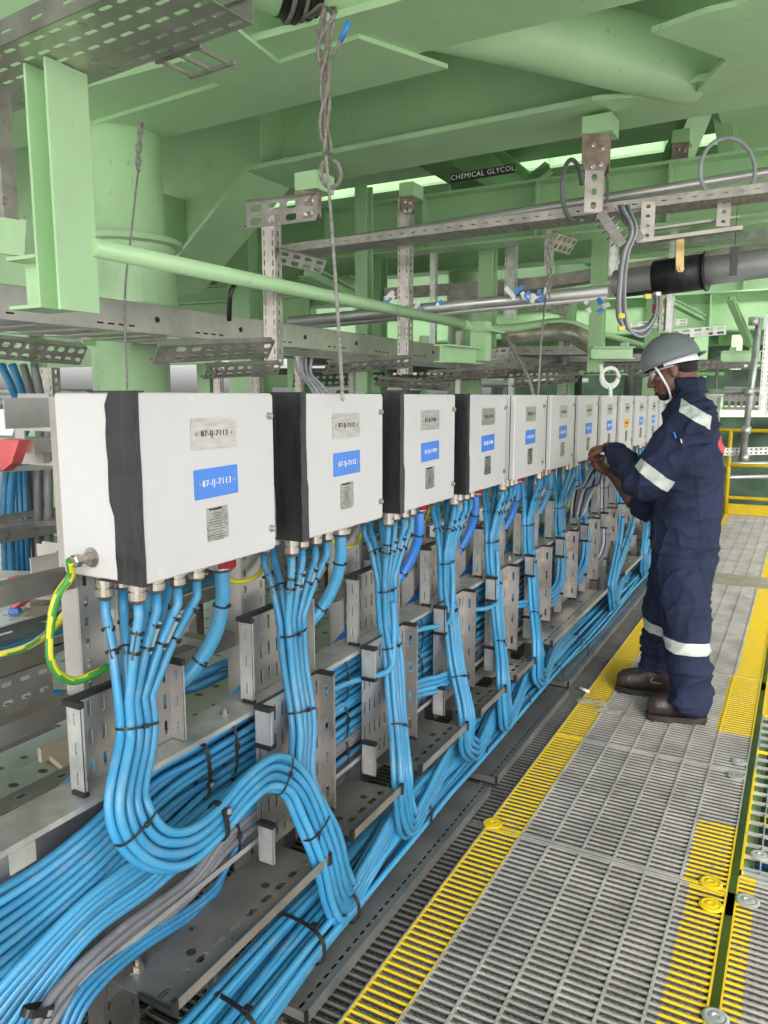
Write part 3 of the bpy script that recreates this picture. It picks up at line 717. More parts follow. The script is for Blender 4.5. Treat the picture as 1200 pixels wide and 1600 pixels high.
def bundle(i, gl, centre, r, lab, mats, markers=True, spread=None, sag=None, reuse=None, n=8, rows=2):
    """cables from glands gl (x,y) down along centre (control points); returns the smooth centre line"""
    C = cr(centre, n); K = len(gl); out = []
    nc = (K+rows-1)//rows
    for k, (gx, gy) in enumerate(gl):
        row = k % rows; colm = k//rows
        a = (colm-(nc-1)/2+(.25 if row else -.25))*2*r*1.13; b = (row-(rows-1)/2)*2*r*.85
        ph = random.uniform(0, 6.28); pts = []
        for j, c in enumerate(C):
            t, U = path_frame(C, j); N_ = U.cross(t)
            wob = .0022*sin(j*.31+ph)
            pts.append(c - U*(a+wob) + N_*(b+.0015*cos(j*.4+ph)))
        g = V((gx, gy, BZ0-.045))
        pts = [g, g+V((0,0,-.035))] + cr([g+V((0,0,-.035)), g.lerp(pts[0], .5)+V((.002,0,-.0)), pts[0]], 4)[1:-1] + pts
        m = MB(); m.tube(pts, r, 10)
        o = m.build('cable', mats[k % len(mats)])
        tag(o, '%s blue cable of the %s' % (['leftmost','second','third','fourth','fifth','sixth','seventh','eighth','ninth'][k], lab), 'cable', 'blue cables dropping from the boxes')
        if markers:
            q0, q1 = g+V((0,0,-.045)), g.lerp(pts[min(len(pts)-1,7)], .78)
            d = (q1-q0).normalized(); off = V((.55,-.6 if k < 3 else .6,0)).normalized()*(r*1.02)
            mm = MB(); mm.beam(q0+off+d*.015, q1+off, .009, .0022, V((1,0,0))); mm.build('marker_strip', 'galv' if k in (3,5) else 'steeld', o)
            for q in (q0+d*.022, q1-d*.012):
                mt = MB()
                ribbon_tie(mt, q, d, r*1.12, r*1.3, d.cross(UX).normalized(), .005, .0014, 12)
                mt.obox(q+UX*(r*1.35), UY*.004, d*.0035, UX*.003)
                mt.build('tie', 'black', o)
    return C
DY = [.045,.06,.06,.01,-.03,-.05,-.04,-.03,-.02,-.05,-.05,-.05,-.05]
GAPY = [0,1.535,1.965,2.475,2.87,3.33,0,0,0,4.87,4.95,5.95,6.05]
R1 = .0095
def drop(i):
    Y0 = y0(i); yb = Y0+DY[i]; lab = 'bundle under the %s box' % ORD[i]
    gl = [(x, Y0+y) for x, y in GL]
    mats = ['blue','blue2','blue'] if i < 5 else ['blue2','blue','blue3']
    if i == 0:
        c = [V((-1.135,yb,.905)), V((-1.125,yb-.01,.83)), V((-1.09,Y0-.03,.73)), V((-1.065,Y0-.005,.64)), V((-1.05,Y0+.07,.59)), V((-1.045,Y0+.16,.595)), V((-1.045,Y0+.27,.625)), V((-1.045,Y0+.36,.625)), V((-1.035,Y0+.43,.575)), V((-1.02,Y0+.475,.48)), V((-.995,Y0+.515,.34)), V((-1.0,Y0+.565,.20)), V((-1.015,Y0+.64,.115)), V((-1.03,Y0+.78,.13)), V((-1.06,Y0+1.1,.17)), V((-1.09,Y0+1.5,.14))]
        gl = gl
        C = bundle(i, gl, c, R1, lab, mats)
    elif i in (6, 7):
        c = [V((-1.13,yb,.93)), V((-1.125,yb,.80)), V((-1.105,yb,.66)), V((-1.10,yb-.04,.52)), V((-1.12,yb-.14,.45)), V((-1.17,yb-.3,.47)), V((-1.2,yb-.6,.50))]
        C = bundle(i, gl, c, R1, lab, ['blue2','blue'], False)
    elif i == 8:
        c = [V((-1.13,yb,.93)), V((-1.125,yb,.80)), V((-1.105,yb,.62)), V((-1.10,yb-.04,.50)), V((-1.12,yb-.14,.43)), V((-1.17,yb-.3,.44)), V((-1.2,yb-.6,.45))]
        C = bundle(i, gl, c, R1, lab, ['lgrey','greyc'], False)
        for o in list(COL.objects):
            if o.get('label', '').endswith(lab): o['label'] = o['label'].replace('blue cable', 'grey cable'); o['group'] = 'grey cables dropping from a box'
    else:
        g = GAPY[i] if GAPY[i] else yb-.1
        c = [V((-1.13,yb,.93)), V((-1.125,yb,.80)), V((-1.105,yb,.68)), V((-1.07,(yb*2+g)/3,.52)), V((-1.01,g,.36)), V((-1.01,g+.015,.25)), V((-1.015,g+.07,.15 if i in (1,2,4) else .19)), V((-1.03,g+.19,.15)), V((-1.07,g+.5,.185)), V((-1.10,g+.95,.15))]
        if i == 1: c = [V((-1.13,yb,.93)), V((-1.12,yb,.80)), V((-1.085,yb-.02,.66)), V((-1.05,g-.04,.52)), V((-1.01,g+.02,.35)), V((-1.01,g+.06,.22)), V((-1.02,g+.13,.13)), V((-1.035,g+.25,.135)), V((-1.07,g+.55,.17)), V((-1.09,g+.95,.14))]
        C = bundle(i, gl, c, R1, lab, mats, i < 6)
    for k, f in enumerate((.03, .2, .36) if i else (.05, .17, .50, .62)):
        j = int(f*len(C)); t, U = path_frame(C, j)
        tie(C[j], t, U, .046 if i else .047, .024, '%s black tie round the %s' % (['topmost','second','third','lowest'][k], lab), 'black ties round the dropping bundles', .005)
    # the thick cable
    p = [V((GBIG[0],Y0+GBIG[1],1.11)), V((-1.145,Y0+.325,1.04)), V((-1.165,Y0+.32,.96)), V((-1.20,Y0+.285,.88)), V((-1.245,Y0+.20,.81)), V((-1.262,Y0+.08,.75)), V((-1.268,Y0-.06,.70)), V((-1.268,Y0-.3,.66))]
    p = [q if k < 4 else V((q.x, q.y, q.z)) for k, q in enumerate(p)]
    m = MB(); m.tube(cr(p, 6), .0172, 14)
    cl = 'blue2' if i in (0,1,5) else ('blued' if i in (2,3,4,7) else 'blue3')
    o = m.build('cable', cl)
    tag(o, 'thick %s cable curving down from the right end of the %s box' % ('light blue' if i in (0,1,5) else 'blue', ORD[i]), 'cable', 'thick blue cables')
    Q = cr(p, 6)
    for j in (7, 17):
        mt = MB(); t, U = path_frame(Q, j); ribbon_tie(mt, Q[j], t, .0180, .0180, U, .005, .0012, 14); mt.obox(Q[j]+UX*.019, U*.004, t*.003, UX*.003)
        mt.build('tie', 'black', o)
for i in range(13): drop(i)
# cables lying in the big tray on its side; the near ends sweep down to the left
def tray_cable(k, x, z, mt, r, nearp, lab, grp, yend=7.9, sag=.006):
    ph = random.uniform(0, 6.28); pts = []
    near = [V(q) for q in nearp]
    near = [near[0]+(near[0]-near[1])*4+V((0,0,.0)), near[0]+(near[0]-near[1])*1.6] + near
    y = near[-1].y + .14
    P2 = []
    while y < yend:
        P2.append(V((x+.003*sin(y*3+ph), y, z+sag*sin(y*5.1+ph)*.7+.004*sin(y*2.3+ph*2)))); y += .22
    m = MB(); m.tube(cr(near+P2, 5), r, 10)
    tag(m.build('cable', mt), lab, 'cable', grp)
O2 = ['topmost','second','third','fourth','fifth','sixth','seventh','eighth','ninth','tenth','eleventh','twelfth','thirteenth','fourteenth','lowest']
for k in range(9):      # upper row
    z = .722 - k*.0168; x = -1.165 - (.008 if k % 2 else 0)
    u0, v0 = -30, 1408+k*20
    e0 = X(u0, v0, -1.215+.003*k); e1 = X(62, 1352+k*16.5, -1.20); e2 = X(150, 1282+k*15, -1.175)
    tray_cable(k, x, z, ['blue','blue2','blue3','blue'][k % 4], .0082, [e0, e1, e2, V((x, 1.09+.01*k, z-.002*k))], '%s of the blue cables in the upper row of the side tray' % O2[k], 'blue cables along the side tray')
for k in range(7):      # middle row, wider cables at the near end
    z = .572 - k*.0155; x = -1.16 - (.014 if k % 2 else 0)
    e0 = X(-40+12*k, 1590+5*k, -1.20); e1 = X(40+5*k, 1500+9*k, -1.18); e2 = X(140, 1400+10.5*k, -1.16); e3 = X(240, 1325+10.5*k, -1.155)
    tray_cable(k, x, z, ['blue2','blue','blue2','blue3'][k % 4], .0092, [e0, e1, e2, e3], '%s of the blue cables in the middle row of the side tray' % O2[k], 'blue cables along the side tray')
for k in range(4):
    z = .468 - k*.0150; x = -1.16+(.006 if k % 2 else 0)
    e0 = X(40+13*k, 1625, -1.14); e1 = X(95+10*k, 1540+6*k, -1.14); e2 = X(190+6*k, 1450+9*k, -1.145); e3 = X(300, 1368+10*k, -1.15)
    tray_cable(k, x, z, 'greyc', .0092, [e0, e1, e2, e3], '%s of the dark grey cables along the side tray' % O2[k], 'dark grey cables along the side tray', 7.9, .003)
for k in range(3):
    z = .424 - k*.010; x = -1.150-(.012*k)
    e0 = X(86+10*k, 1630, -1.13); e1 = X(128+8*k, 1545+6*k, -1.13); e2 = X(215, 1470+9*k, -1.14); e3 = X(330, 1392+7*k, -1.148)
    tray_cable(k, x, z, 'blue3', .007, [e0, e1, e2, e3], '%s of the thin blue cables below the grey ones' % O2[k], 'thin blue cables in the side tray', 7.9, .003)
for k in range(5):   # back layer at the near end, filling the sweep
    e0 = X(-30, 1450+40*k, -1.23); e1 = X(60, 1385+34*k, -1.222); e2 = X(160, 1310+26*k, -1.205)
    tray_cable(k, -1.195, .69-.045*k, 'blue3', .011, [e0, e1, e2, V((-1.195,1.13,.685-.045*k))], '%s of the shaded blue cables behind the others at the lower left' % O2[k], 'shaded blue cables in the side tray', 7.9)
# straps round the tray cables
def strap(px, x, hu, hv, lab, d=None, wd=.012):
    c = X(px[0], px[1], x); t = (d or UY).normalized(); U = t.cross(UX).normalized()
    m = MB(); ribbon_tie(m, c, t, hu, hv, U, wd, .002, 20); h = c+UX*(hv+.003)
    m.obox(h+U*hu*.4, U*.008, t*.009, UX*.003)
    m.cm = 1; m.obox(h+UX*.003+U*hu*.4, U*.004, t*.005, UX*.002)
    tag(m.build('cable_strap', ['black','galv']), lab, 'strap', 'black straps round the tray cables')
strap((316,1205), -1.165, .066, .022, 'black strap round the upper blue cables, behind the nearest drop', UY)
c0 = V((-1.045, 1.175, .60))
m = MB(); ribbon_tie(m, c0, V((0,1,.15)), .045, .022, V((0,1,.15)).normalized().cross(UX).normalized(), .014, .002, 20); m.obox(c0+UX*.025+UZ*.025, UZ*.010, UY*.009, UX*.003)
m.cm = 1; m.obox(c0+UX*.03+UZ*.03, UZ*.006, UY*.004, UX*.002)
tag(m.build('cable_strap', ['black','galv']), 'black strap with metal buckle round the U shaped cable bend', 'strap', 'black straps round the tray cables')
for q in ((.84, 'black strap at the lower left round grey cables'),):
    strap((58,1578), -1.14, .03, .014, q[1], V((0,.5,.87)), .014)
for i in range(1, 9):
    for z, hh, w_ in ((.66, .066, 'upper'), (.53, .052, 'middle'), (.43, .045, 'lower')):
        m = MB(); c = V((-1.165, y0(i)-.155, z)); ribbon_tie(m, c, UY, hh, .022, UZ, .009, .0018, 16); m.obox(c+UX*.024+UZ*.01, UZ*.008, UY*.006, UX*.003)
        tag(m.build('cable_strap', 'black'), '%s black strap in the side tray left of the %s box drop' % (w_, ORD[i]), 'strap', 'black straps round the tray cables')
# branches: single cables leaving a drop to the left into the side tray
def branch(i, zt, zb, dy, n=1):
    Y0 = y0(i); yb = Y0+DY[i]
    for k in range(n):
        p = [V((-1.105,yb+.01*k,zt+.12)), V((-1.098,yb-.004+.01*k,zt+.04)), V((-1.09,yb-.035,zb+.012-k*.016)), V((-1.10,yb-.10,zb-.004-k*.018)), V((-1.135,yb-.18,zb-k*.018)), V((-1.16,yb-.32,zb+.004-k*.016))]
        m = MB(); m.tube(cr(p, 6), R1, 10)
        tag(m.build('cable', ['blue2','blue'][k % 2]), '%s single cable curving left out of the %s box drop%s' % (['upper','second','third','lowest'][k], ORD[i], ' high up' if zb > .6 else ' low down'), 'cable', 'single blue cables curving into the side tray')
branch(2, .74, .655, .2, 1); branch(3, .78, .69, .2, 1); branch(3, .62, .50, .2, 4); branch(4, .74, .64, .2, 1); branch(5, .66, .55, .2, 2); branch(1, .6, .57, .2, 0); branch(9, .66, .55, .2, 1); branch(10, .66, .6, .2, 1)
# lower run of cables along the floor
rows = [(8, .068), (8, .088), (7, .108), (6, .128), (4, .147)]
cnt = 0
for r_, (n, z) in enumerate(rows):
    for k in range(n):
        ph = random.uniform(0, 6.28); f1 = random.uniform(.9, 1.8); pts = []
        x = -1.188 + (k+.5*(r_ % 2))*.0192 + .004*r_
        y = .30
        while y < 8:
            q = .5+.5*sin(y*f1+ph); bulge = .012*sin(y*2.05+1.2)
            dx = .010*sin(y*f1+ph)+.005*sin(y*3.1+ph*3)
            pts.append(V((x+dx+bulge*.3+.05*min(1,max(0,(2.4-y)/.8))+.055*min(1,max(0,(1.55-y)/.5)), y, z+.035*min(1,max(0,(1.7-y)/.6))+.010*sin(y*f1*1.3+ph*2)+bulge+.03*max(0, 1.3-y)*(-.6)))); y += .16
        m = MB(); m.tube(cr(pts, 4), .0092 if k % 3 else .0084, 10)
        tag(m.build('cable', ['blue','blue2','blue3','blue'][random.randrange(4)]), '%s blue cable from the left in the %s layer of the floor level run' % (O2[k], ['bottom','second','third','fourth','top'][r_]), 'cable', 'blue cables in the floor level run'); cnt += 1
for q, (yy, hu) in enumerate(((1.16,.075),(1.47,.078),(1.66,.08),(2.2,.08),(2.75,.08),(3.3,.078),(3.75,.075),(4.25,.075),(4.9,.07),(5.6,.07))):
    m = MB(); c = V((-1.112+.05*min(1,max(0,(2.4-yy)/.8))+.055*min(1,max(0,(1.55-yy)/.5)), yy, .105+.035*min(1,max(0,(1.7-yy)/.6)))); ribbon_tie(m, c, V((.12,1,0)), hu+.008, .052, V((1,-.12,0)).normalized(), .012 if yy < 2.5 else .006, .002, 24)
    m.obox(c+V((.05,0,.056)), UX*.010, UY*.008, UZ*.003)
    if q == 7 or q == 6:
        m.tube(cr([c+V((.07,0,.03)), c+V((.10,.0,.02)), c+V((.115,.01,-.05)), c+V((.12,-.02,-.105))], 4), .0022, 6)
    tag(m.build('cable_strap', 'black'), '%s black strap round the floor level cable run, counting from the camera' % (ORD[q] if q else 'first'), 'strap', 'black straps round the floor level run')
# ============================================================ OVERHEAD STEEL
def slab_px(pts, z, th, name, mt, lab, cat='plate', grp=None, ax=2):
    """horizontal (ax=2) or upright plate whose outline is given at a fixed height or distance"""
    P = [at(u, v, ax, z) for u, v in pts]; m = MB()
    m.prism(P, (UZ if ax == 2 else (UY if ax == 1 else -UX))*th)
    o = m.build(name, mt); tag(o, lab, cat, grp); return o
# deck overhead, extended behind the camera to block sun, gap cut for light
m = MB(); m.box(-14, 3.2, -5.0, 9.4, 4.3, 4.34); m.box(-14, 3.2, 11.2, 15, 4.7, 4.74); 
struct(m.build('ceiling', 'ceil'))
def girder(name, x0, x1, y, zb, h, wd, lab, stiff=None, mt='green', tf=.03, grp=None, skew=0):
    e = empty(name, ((x0+x1)/2, y, zb)); tag(e, lab, 'girder', grp)
    a, b = V((x0, y, 0)), V((x1, y+skew, 0))
    m = MB(); m.beam(a+UZ*(zb+tf/2), b+UZ*(zb+tf/2), wd, tf); m.build('bottom_flange', mt, e)
    m = MB(); m.beam(a+UZ*(zb+tf+(h-2*tf)/2), b+UZ*(zb+tf+(h-2*tf)/2), .018, h-2*tf); m.build('web', mt, e)
    m = MB(); m.beam(a+UZ*(zb+h-tf/2), b+UZ*(zb+h-tf/2), wd, tf); m.build('top_flange', mt, e)
    for q in (stiff or []):
        m = MB(); c = a.lerp(b, (q-x0)/(x1-x0)); hh = h*.55 if len(stiff) < 3 else h-2*tf-.004
        m.box(q-.008, q+.008, c.y-wd/2+.01, c.y-.010, zb+tf+.001, zb+tf+hh); m.build('stiffener', mt, e)
    return e
girder('girder', -6.5, 2.0, 3.06, 3.0, .80, .44, 'first big green girder crossing overhead, nearest the camera', tf=.03)
e = girder('girder', -3.42, 2.0, 4.58, 3.0, 1.15, .50, 'second big green girder crossing overhead, with welded stiffeners', [-3.3], tf=.03, skew=-.25)
# the haunch that deepens the second girder towards the column
m = MB(); A = [V((-3.42,4.33,3.0)), V((-4.3,4.33,2.30)), V((-6.5,4.33,2.30)), V((-6.5,4.83,2.30)), V((-4.3,4.83,2.30)), V((-3.42,4.83,3.0))]
m.prism([A[0],A[1],A[4],A[5]], UZ*.03); m.prism([A[1],A[2],A[3],A[4]], UZ*.03)
m.build('haunch_flange', 'green', e)
m = MB(); m.prism([V((-3.42,4.57,3.032)), V((-4.3,4.57,2.332)), V((-6.5,4.57,2.332)), V((-6.5,4.57,4.15)), V((-3.42,4.57,4.15))], UY*.018); m.build('haunch_web', 'green', e)
m = MB(); m.box(-4.2,-4.18,4.34,4.565,2.45,2.95); m.build('stiffener', 'green', e)
m = MB(); m.box(-5.3,-5.28,4.34,4.565,2.34,4.1); m.build('stiffener', 'green', e)
# round column with its collar, and a far one
def column(x, y, r, lab, collar=True, zt=4.3):
    e = empty('column', (x, y, 0)); tag(e, lab, 'column', None)
    m = MB(); m.cyl(V((x,y,0)), V((x,y,zt)), r, r, 40); m.build('shaft', 'green', e)
    if collar:
        m = MB(); zz = 2.02; m.lathe(V((x,y,zz)), UZ, [(0,r+.002),(.0,r+.055),(.015,r+.06),(.34,r+.06),(.35,r+.10),(.38,r+.10),(.38,r+.002)], 40); m.build('collar', 'green', e)
        for k in range(6):
            m = MB(); a = k*pi/3+.3; m.obox(V((x+(r+.04)*cos(a), y+(r+.04)*sin(a), 1.9)), V((cos(a),sin(a),0))*.04, V((-sin(a),cos(a),0))*.008, UZ*.11)
            m.build('stiffener', 'green', e)
    return e
cc = Z(212, 600, 1.5001) if False else None
def colat(u, dist):   # a point on the ground straight ahead along image column u
    lat = (u-600)/FPX*dist; return (-sin(YAW)*dist+cos(YAW)*lat, cos(YAW)*dist+sin(YAW)*lat)
cx, cy = colat(212, 4.7); column(cx, cy, .225, 'thick round green column with a collar, behind the nearest box')
cx, cy = colat(724, 9.5); column(cx, cy, .21, 'round green column far off above the fourth box', False)
cx, cy = colat(395, 7.4); 
m = MB(); m.box(cx-.13,cx+.13,cy-.16,cy-.14,0,4.3); m.box(cx-.13,cx+.13,cy+.14,cy+.16,0,4.3); m.box(cx-.01,cx+.01,cy-.14,cy+.14,0,4.3)
tag(m.build('column', 'green'), 'square green H column rising behind the second box', 'column')
# diagonal tube brace
m = MB(); a = Z(330, -75, 3.22); b = Z(1085, 108, 3.12)
d = (b-a).normalized()
m.cyl(a-d*.6, b, .165, .165, 44)
tag(m.build('brace_tube', 'green'), 'fat green tube brace running diagonally across the top of the photo', 'brace')
# gusset plates (horizontal) joining brace and girders
slab_px([(135,240),(700,100),(560,52),(435,92),(330,10),(500,-60),(380,-120),(250,-60),(345,20),(285,92),(342,127),(140,190)], 3.001, -.02, 'gusset_plate', 'green', 'pale green gusset plate joining the first girder and the bracing, upper left', 'gusset', 'gusset plates')
slab_px([(925,150),(962,168),(1200,118),(1300,100),(1300,-60),(1150,0),(1105,10),(1018,42),(1135,85),(1085,140),(940,148)], 3.0, -.022, 'gusset_plate', 'green', 'large green gusset plate where the tube brace ends, upper right', 'gusset', 'gusset plates')
# upper second layer seen through the gaps: brace beams along the row
for k, (x, w_) in enumerate(((-3.3,.3),(-.6,.35))):
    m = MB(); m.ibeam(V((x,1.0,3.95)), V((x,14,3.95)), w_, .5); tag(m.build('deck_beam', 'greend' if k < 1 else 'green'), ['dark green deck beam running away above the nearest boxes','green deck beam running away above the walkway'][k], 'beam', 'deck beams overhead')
# further frames
for k, (yy, zb, h, lab) in enumerate(((6.3, 2.75, .45, 'third green cross beam, above the silver pipes'), (8.6, 2.95, .8, 'fourth green cross beam with stiffeners'), (11.2, 2.35, .5, 'fifth green cross beam, beyond the worker'), (13.6, 2.9, 1.2, 'farthest green cross beam in front of the dark wall'))):
    girder('girder', -9, 3, yy, zb, h, .26, lab, [x*1.0 for x in range(-6, 3)] if k != 2 else [-2,-1.2,-.4,.4], tf=.02, grp='green cross beams farther off')
for k, (u, dist, w_, zt) in enumerate(((570,6.6,.11,3.2),(757,7.0,.13,3.0),(925,6.9,.12,3.0),(590,8.6,.16,3.2),(1085,12.8,.2,3.0),(470,9.0,.2,3.2),(880,10.5,.18,3.0),(1140,11.6,.14,2.4),(1010,9.8,.16,3.0),(330,9.6,.2,3.4),(60,8.2,.2,3.4))):
    x, y = colat(u, dist); m = MB(); zb_ = 0 if k not in (2,7) else (1.72 if k == 2 else 1.9)
    if k == 1: zb_ = 1.9
    m.box(x-w_/2, x+w_/2, y-w_/2, y-w_/2+.012, zb_, zt); m.box(x-w_/2, x+w_/2, y+w_/2-.012, y+w_/2, zb_, zt); m.box(x-.006, x+.006, y-w_/2+.0121, y+w_/2-.0121, zb_, zt)
    tag(m.build('post', 'green'), ['slim green H post left of the tall slotted post','green H post dropping to the end of the hand pipe','green hanging post with a foot bracket, left of the helmet','green post in the middle distance above the third box','far green post at the right','green post behind the second box','green post above the seventh box','green hanging post above the far yellow rail','green post just left of the helmet, far off','green post behind the left mounting channel','green post at the left edge, far off'][k], 'post', 'green steel posts in the distance')
# sloping braces and brackets in the distance
for k, (p, q, d_, w_) in enumerate((((1060,195),(1000,360),6.6,.20),((1095,190),(1125,330),6.6,.14),((845,280),(700,395),7.8,.12),((985,800-350),(1085,500),9.5,.09),((480,430),(560,470),6.5,.12),((1125,470),(1160,540),9.0,.08))):
    a = V((*colat(p[0], d_), 1.5+(620-p[1])/1213*d_)); b = V((*colat(q[0], d_+.6), 1.5+(620-q[1])/1213*(d_+.6)))
    m = MB(); m.ibeam(a, b, w_, w_*.8, .012, .01); tag(m.build('sloping_brace', 'green'), ['wide sloping green brace right of the rusty clamp','second sloping brace at the upper right','sloping green brace behind the silver pipe','small green brace beyond the helmet','short sloping green brace above the second box','small bent bracket brace above the yellow rail'][k], 'brace', 'sloping green braces in the distance')
# hanging post on the left with cross foot
e = empty('hanger_post', (-2.1, 1.67, 1.75)); tag(e, 'pale green H section hanger post at the upper left with a stub foot', 'hanger')
Yp = at(90, 300, 0, -2.3).y
yb = 1.80; zB = Y(100,474,1.80).z; zT = 2.596
x1 = Y(90,300,1.85).x; x0 = Y(74,300,1.90).x; ya_, yc_ = X(84,300,x1).y, X(146,300,x1).y; ym = (ya_+yc_)/2
m = MB(); m.box(x1-.012, x1, ya_, yc_, zB-.012, zT); m.build('flange', 'green', e)
m = MB(); m.box(x0+.0121, x1-.0121, ym-.006, ym+.006, zB, zT); m.build('web', 'green', e)
m = MB(); m.box(x0, x0+.012, ya_, yc_, zB, zT); m.build('flange', 'green', e)
yb = ym-.1
m = MB(); q = V((x0, yb+.1, zB+.09)); m.ibeam(q+V((-.16,0,0)), q+V((-.002,0,0)), .16, .18, .012, .01); m.build('stub_beam', 'green', e)
# hand pipe along the row
XP = -2.26
m = MB(); pa = X(-40, 340, XP); pb = X(722, 506, XP)
m.cyl(X(142,386,XP), pb, .034, .034, 20)
tag(m.build('hand_pipe', 'green'), 'straight pale green pipe sloping from the hanger post down to the middle', 'pipe')
m = MB(); m.tube(cr([V((pb.x+.0,pb.y+.02,pb.z)), X(745,512,XP), X(800,513,XP), X(880,503,XP+.1), X(935,520,XP+.15), X(1010,541,XP+.2)], 5), .036, 14)
tag(m.build('hand_pipe', 'green'), 'green pipe bending down towards the worker\'s helmet', 'pipe')
m = MB(); m.beam(D(-40,372,3.9), D(75,385,3.7), .10, .16); tag(m.build('beam_stub', 'green'), 'short green beam at the left edge behind the hanger post', 'beam')
m = MB(); a = X(688,552,-2.2); b = X(735,555,-2.2); m.ibeam(a, b+V((0,.1,0)), .10, .12, .01, .01)
c = X(748,530,-2.2); m.box(c.x-.06,c.x+.06,c.y-.02,c.y+.10,c.z-.16,c.z+.13); m.obox(c+V((.02,.1,.06)), UX*.1, UY*.14, UZ*.006)
tag(m.build('pipe_bracket', 'green'), 'green bracket holding the end of the straight pipe', 'bracket')
m = MB(); c = V((*colat(950,6.6), 1.5+(620-553)/1213*6.6)); m.ibeam(c+RT*-.18, c+RT*.17, .12, .10, .01, .01); 
for s_ in (-.1,.1): m.box(c.x+s_-.03,c.x+s_+.03,c.y-.03,c.y+.03,c.z+.051,c.z+.085)
tag(m.build('foot_bracket', 'green'), 'green foot bracket with two pads left of the helmet', 'bracket')
m = MB(); c = V((*colat(1148,9.5), 1.5+(620-558)/1213*9.5)); m.ibeam(c+RT*-.25, c+RT*.23, .12, .13, .01, .01)
for s_ in (-.1,.12): m.box(c.x+s_-.035,c.x+s_+.035,c.y-.03,c.y+.03,c.z+.066,c.z+.11)
tag(m.build('foot_bracket', 'green'), 'green foot bracket with two pads right of the helmet', 'bracket')
# ============================================================ TRAYS AND SLOTTED STEEL OVERHEAD
def tray(name, a, b, width, side, lab, mt='steelo', up=UZ, lat=None, nl=None, grp=None, holes=(.5,.14), nw=3, sideholes=True):
    """open tray from a to b: base plate with slots, two side walls rising along up"""
    e = empty(name, tuple(a)); tag(e, lab, 'cable tray', grp)
    d = (b-a); L_ = d.length; d.normalize(); s_ = lat or d.cross(up).normalized(); u_ = s_.cross(d).normalized()
    if u_.dot(up) < 0: u_ = -u_
    n = nl or max(3, int(L_/.06))
    m = MB(); m.perf(a - s_*(width/2), d, s_, L_, width, n, nw, holes[0], holes[1], .002); m.build('base', mt, e)
    for sg in (-1, 1):
        m = MB(); c = (a+b)/2 + s_*(sg*width/2)
        if sideholes: m.perf(a + s_*(sg*width/2), d, u_, L_, side, max(3, n//2), 1, .35, .14, .002)
        else: m.obox(c+u_*(side/2), d*(L_/2), s_*.001, u_*(side/2))
        m.obox(c+u_*side+s_*(sg*-.006), d*(L_/2), s_*.007, u_*.0012); m.build('side', mt, e)
    return e
# big tray at the upper left, seen from below
a = Z(-60, 158, 2.6); b = Z(330, 0, 2.6)
dd = (b-a).normalized(); ll = dd.cross(UZ).normalized()
tray('cable_tray', a-dd*.3, b, .34, .075, 'wide perforated cable tray overhead at the upper left corner', nl=20, nw=5, holes=(.66,.26), mt='steel')
a = Z(250, 95, 2.62); m = MB(); 
for k in range(3):
    q = a + dd*(k*.09); m.beam(q, q+ll*.15*(1 if ll.y > 0 else -1), .008, .012)
for k in (0, .15): m.beam(a-dd*.02+ll*k*(1 if ll.y > 0 else -1), a+dd*.2+ll*k*(1 if ll.y > 0 else -1), .012, .012)
tag(m.build('tray_bracket', 'steelo'), 'small open bracket under the upper left tray', 'bracket')
a = Y(-18, 150, 1.95); b = Y(12, 345, 1.95); m = MB(); w_ = .11
m.perf(V((a.x-w_/2,1.9,b.z)), UX, UZ, .16, a.z-b.z, 3, 11, .3, .5, .002); m.box(a.x+.105,a.x+.11,1.9,1.96,b.z,a.z)
tag(m.build('slotted_post', 'steelo'), 'perforated upright tray at the far upper left edge', 'post')
# long channel along the row behind
XK = -2.75
a = X(-60, 490, XK); b = X(690, 552, XK); zc = (a.z+b.z)/2
zb_, zt_ = X(350,532,XK).z, X(350,492,XK).z
lad = tray('cable_ladder', V((XK-.3, a.y, zb_)), V((XK-.3, 9.4, zb_)), .60, zt_-zb_, 'long plain sided cable ladder above the first three boxes, running away', nl=36, nw=1, holes=(.7,.8), sideholes=False, mt='steel')
m = MB(); 
k = a.y
while k < 9: 
    for j in range(4): m.box(XK+.0012, XK+.002, k+.06*j, k+.06*j+.035, zb_+.022, zb_+.030)
    m.lathe(V((XK+.001,k+.36,(zb_+zt_)/2)), UX, [(0,.014),(.003,.014)], 12); k += .62
m.build_each('slot', 'ink', lad)
# hat of slotted channels
def slotted(p, q, wd, n, lab, mt='steelo', grp='slotted steel channels overhead', up=UZ, rows_=2, dep=.03, fu=.62, fv=.55):
    d = q-p; L_ = d.length; d.normalize(); s_ = (up - d*up.dot(d)).normalized(); m = MB()
    m.perf(p - s_*(wd/2), d, s_, L_, wd, n, rows_, fu, fv, .003)
    nr = d.cross(s_).normalized()
    for sg in (-1, 1): m.obox((p+q)/2 + s_*(sg*wd/2) - nr*(dep/2), d*(L_/2), s_*.0015, nr*(dep/2))
    o = m.build('slotted_channel', mt); tag(o, lab, 'slotted channel', grp); return o
def D(u, v, d_): return V((*colat(u, d_), 1.5+(620-v)/1213*d_))
slotted(D(-10,545,2.6), D(140,558,3.0), .075, 9, 'inclined slotted channel at the left edge above the nearest box', up=V((.5,-.5,.7)))
slotted(D(250,556,2.7), D(428,548,3.1), .075, 8, 'slotted channel with large openings above the nearest box', up=V((.5,-.5,.7)))
slotted(D(325,583,3.4), D(440,577,3.8), .06, 8, 'smaller slotted channel just behind and below its large neighbour', up=V((.4,-.4,.8)))
slotted(D(395,350,3.4), D(500,338,3.6), .11, 4, 'slotted channel clipped under the rusty clamp, centre left', up=V((.3,-.5,.8)))
slotted(D(440,408,3.9), D(510,425,4.1), .07, 4, 'short slotted channel sticking out from the centre left post', up=V((.3,-.4,.8)))
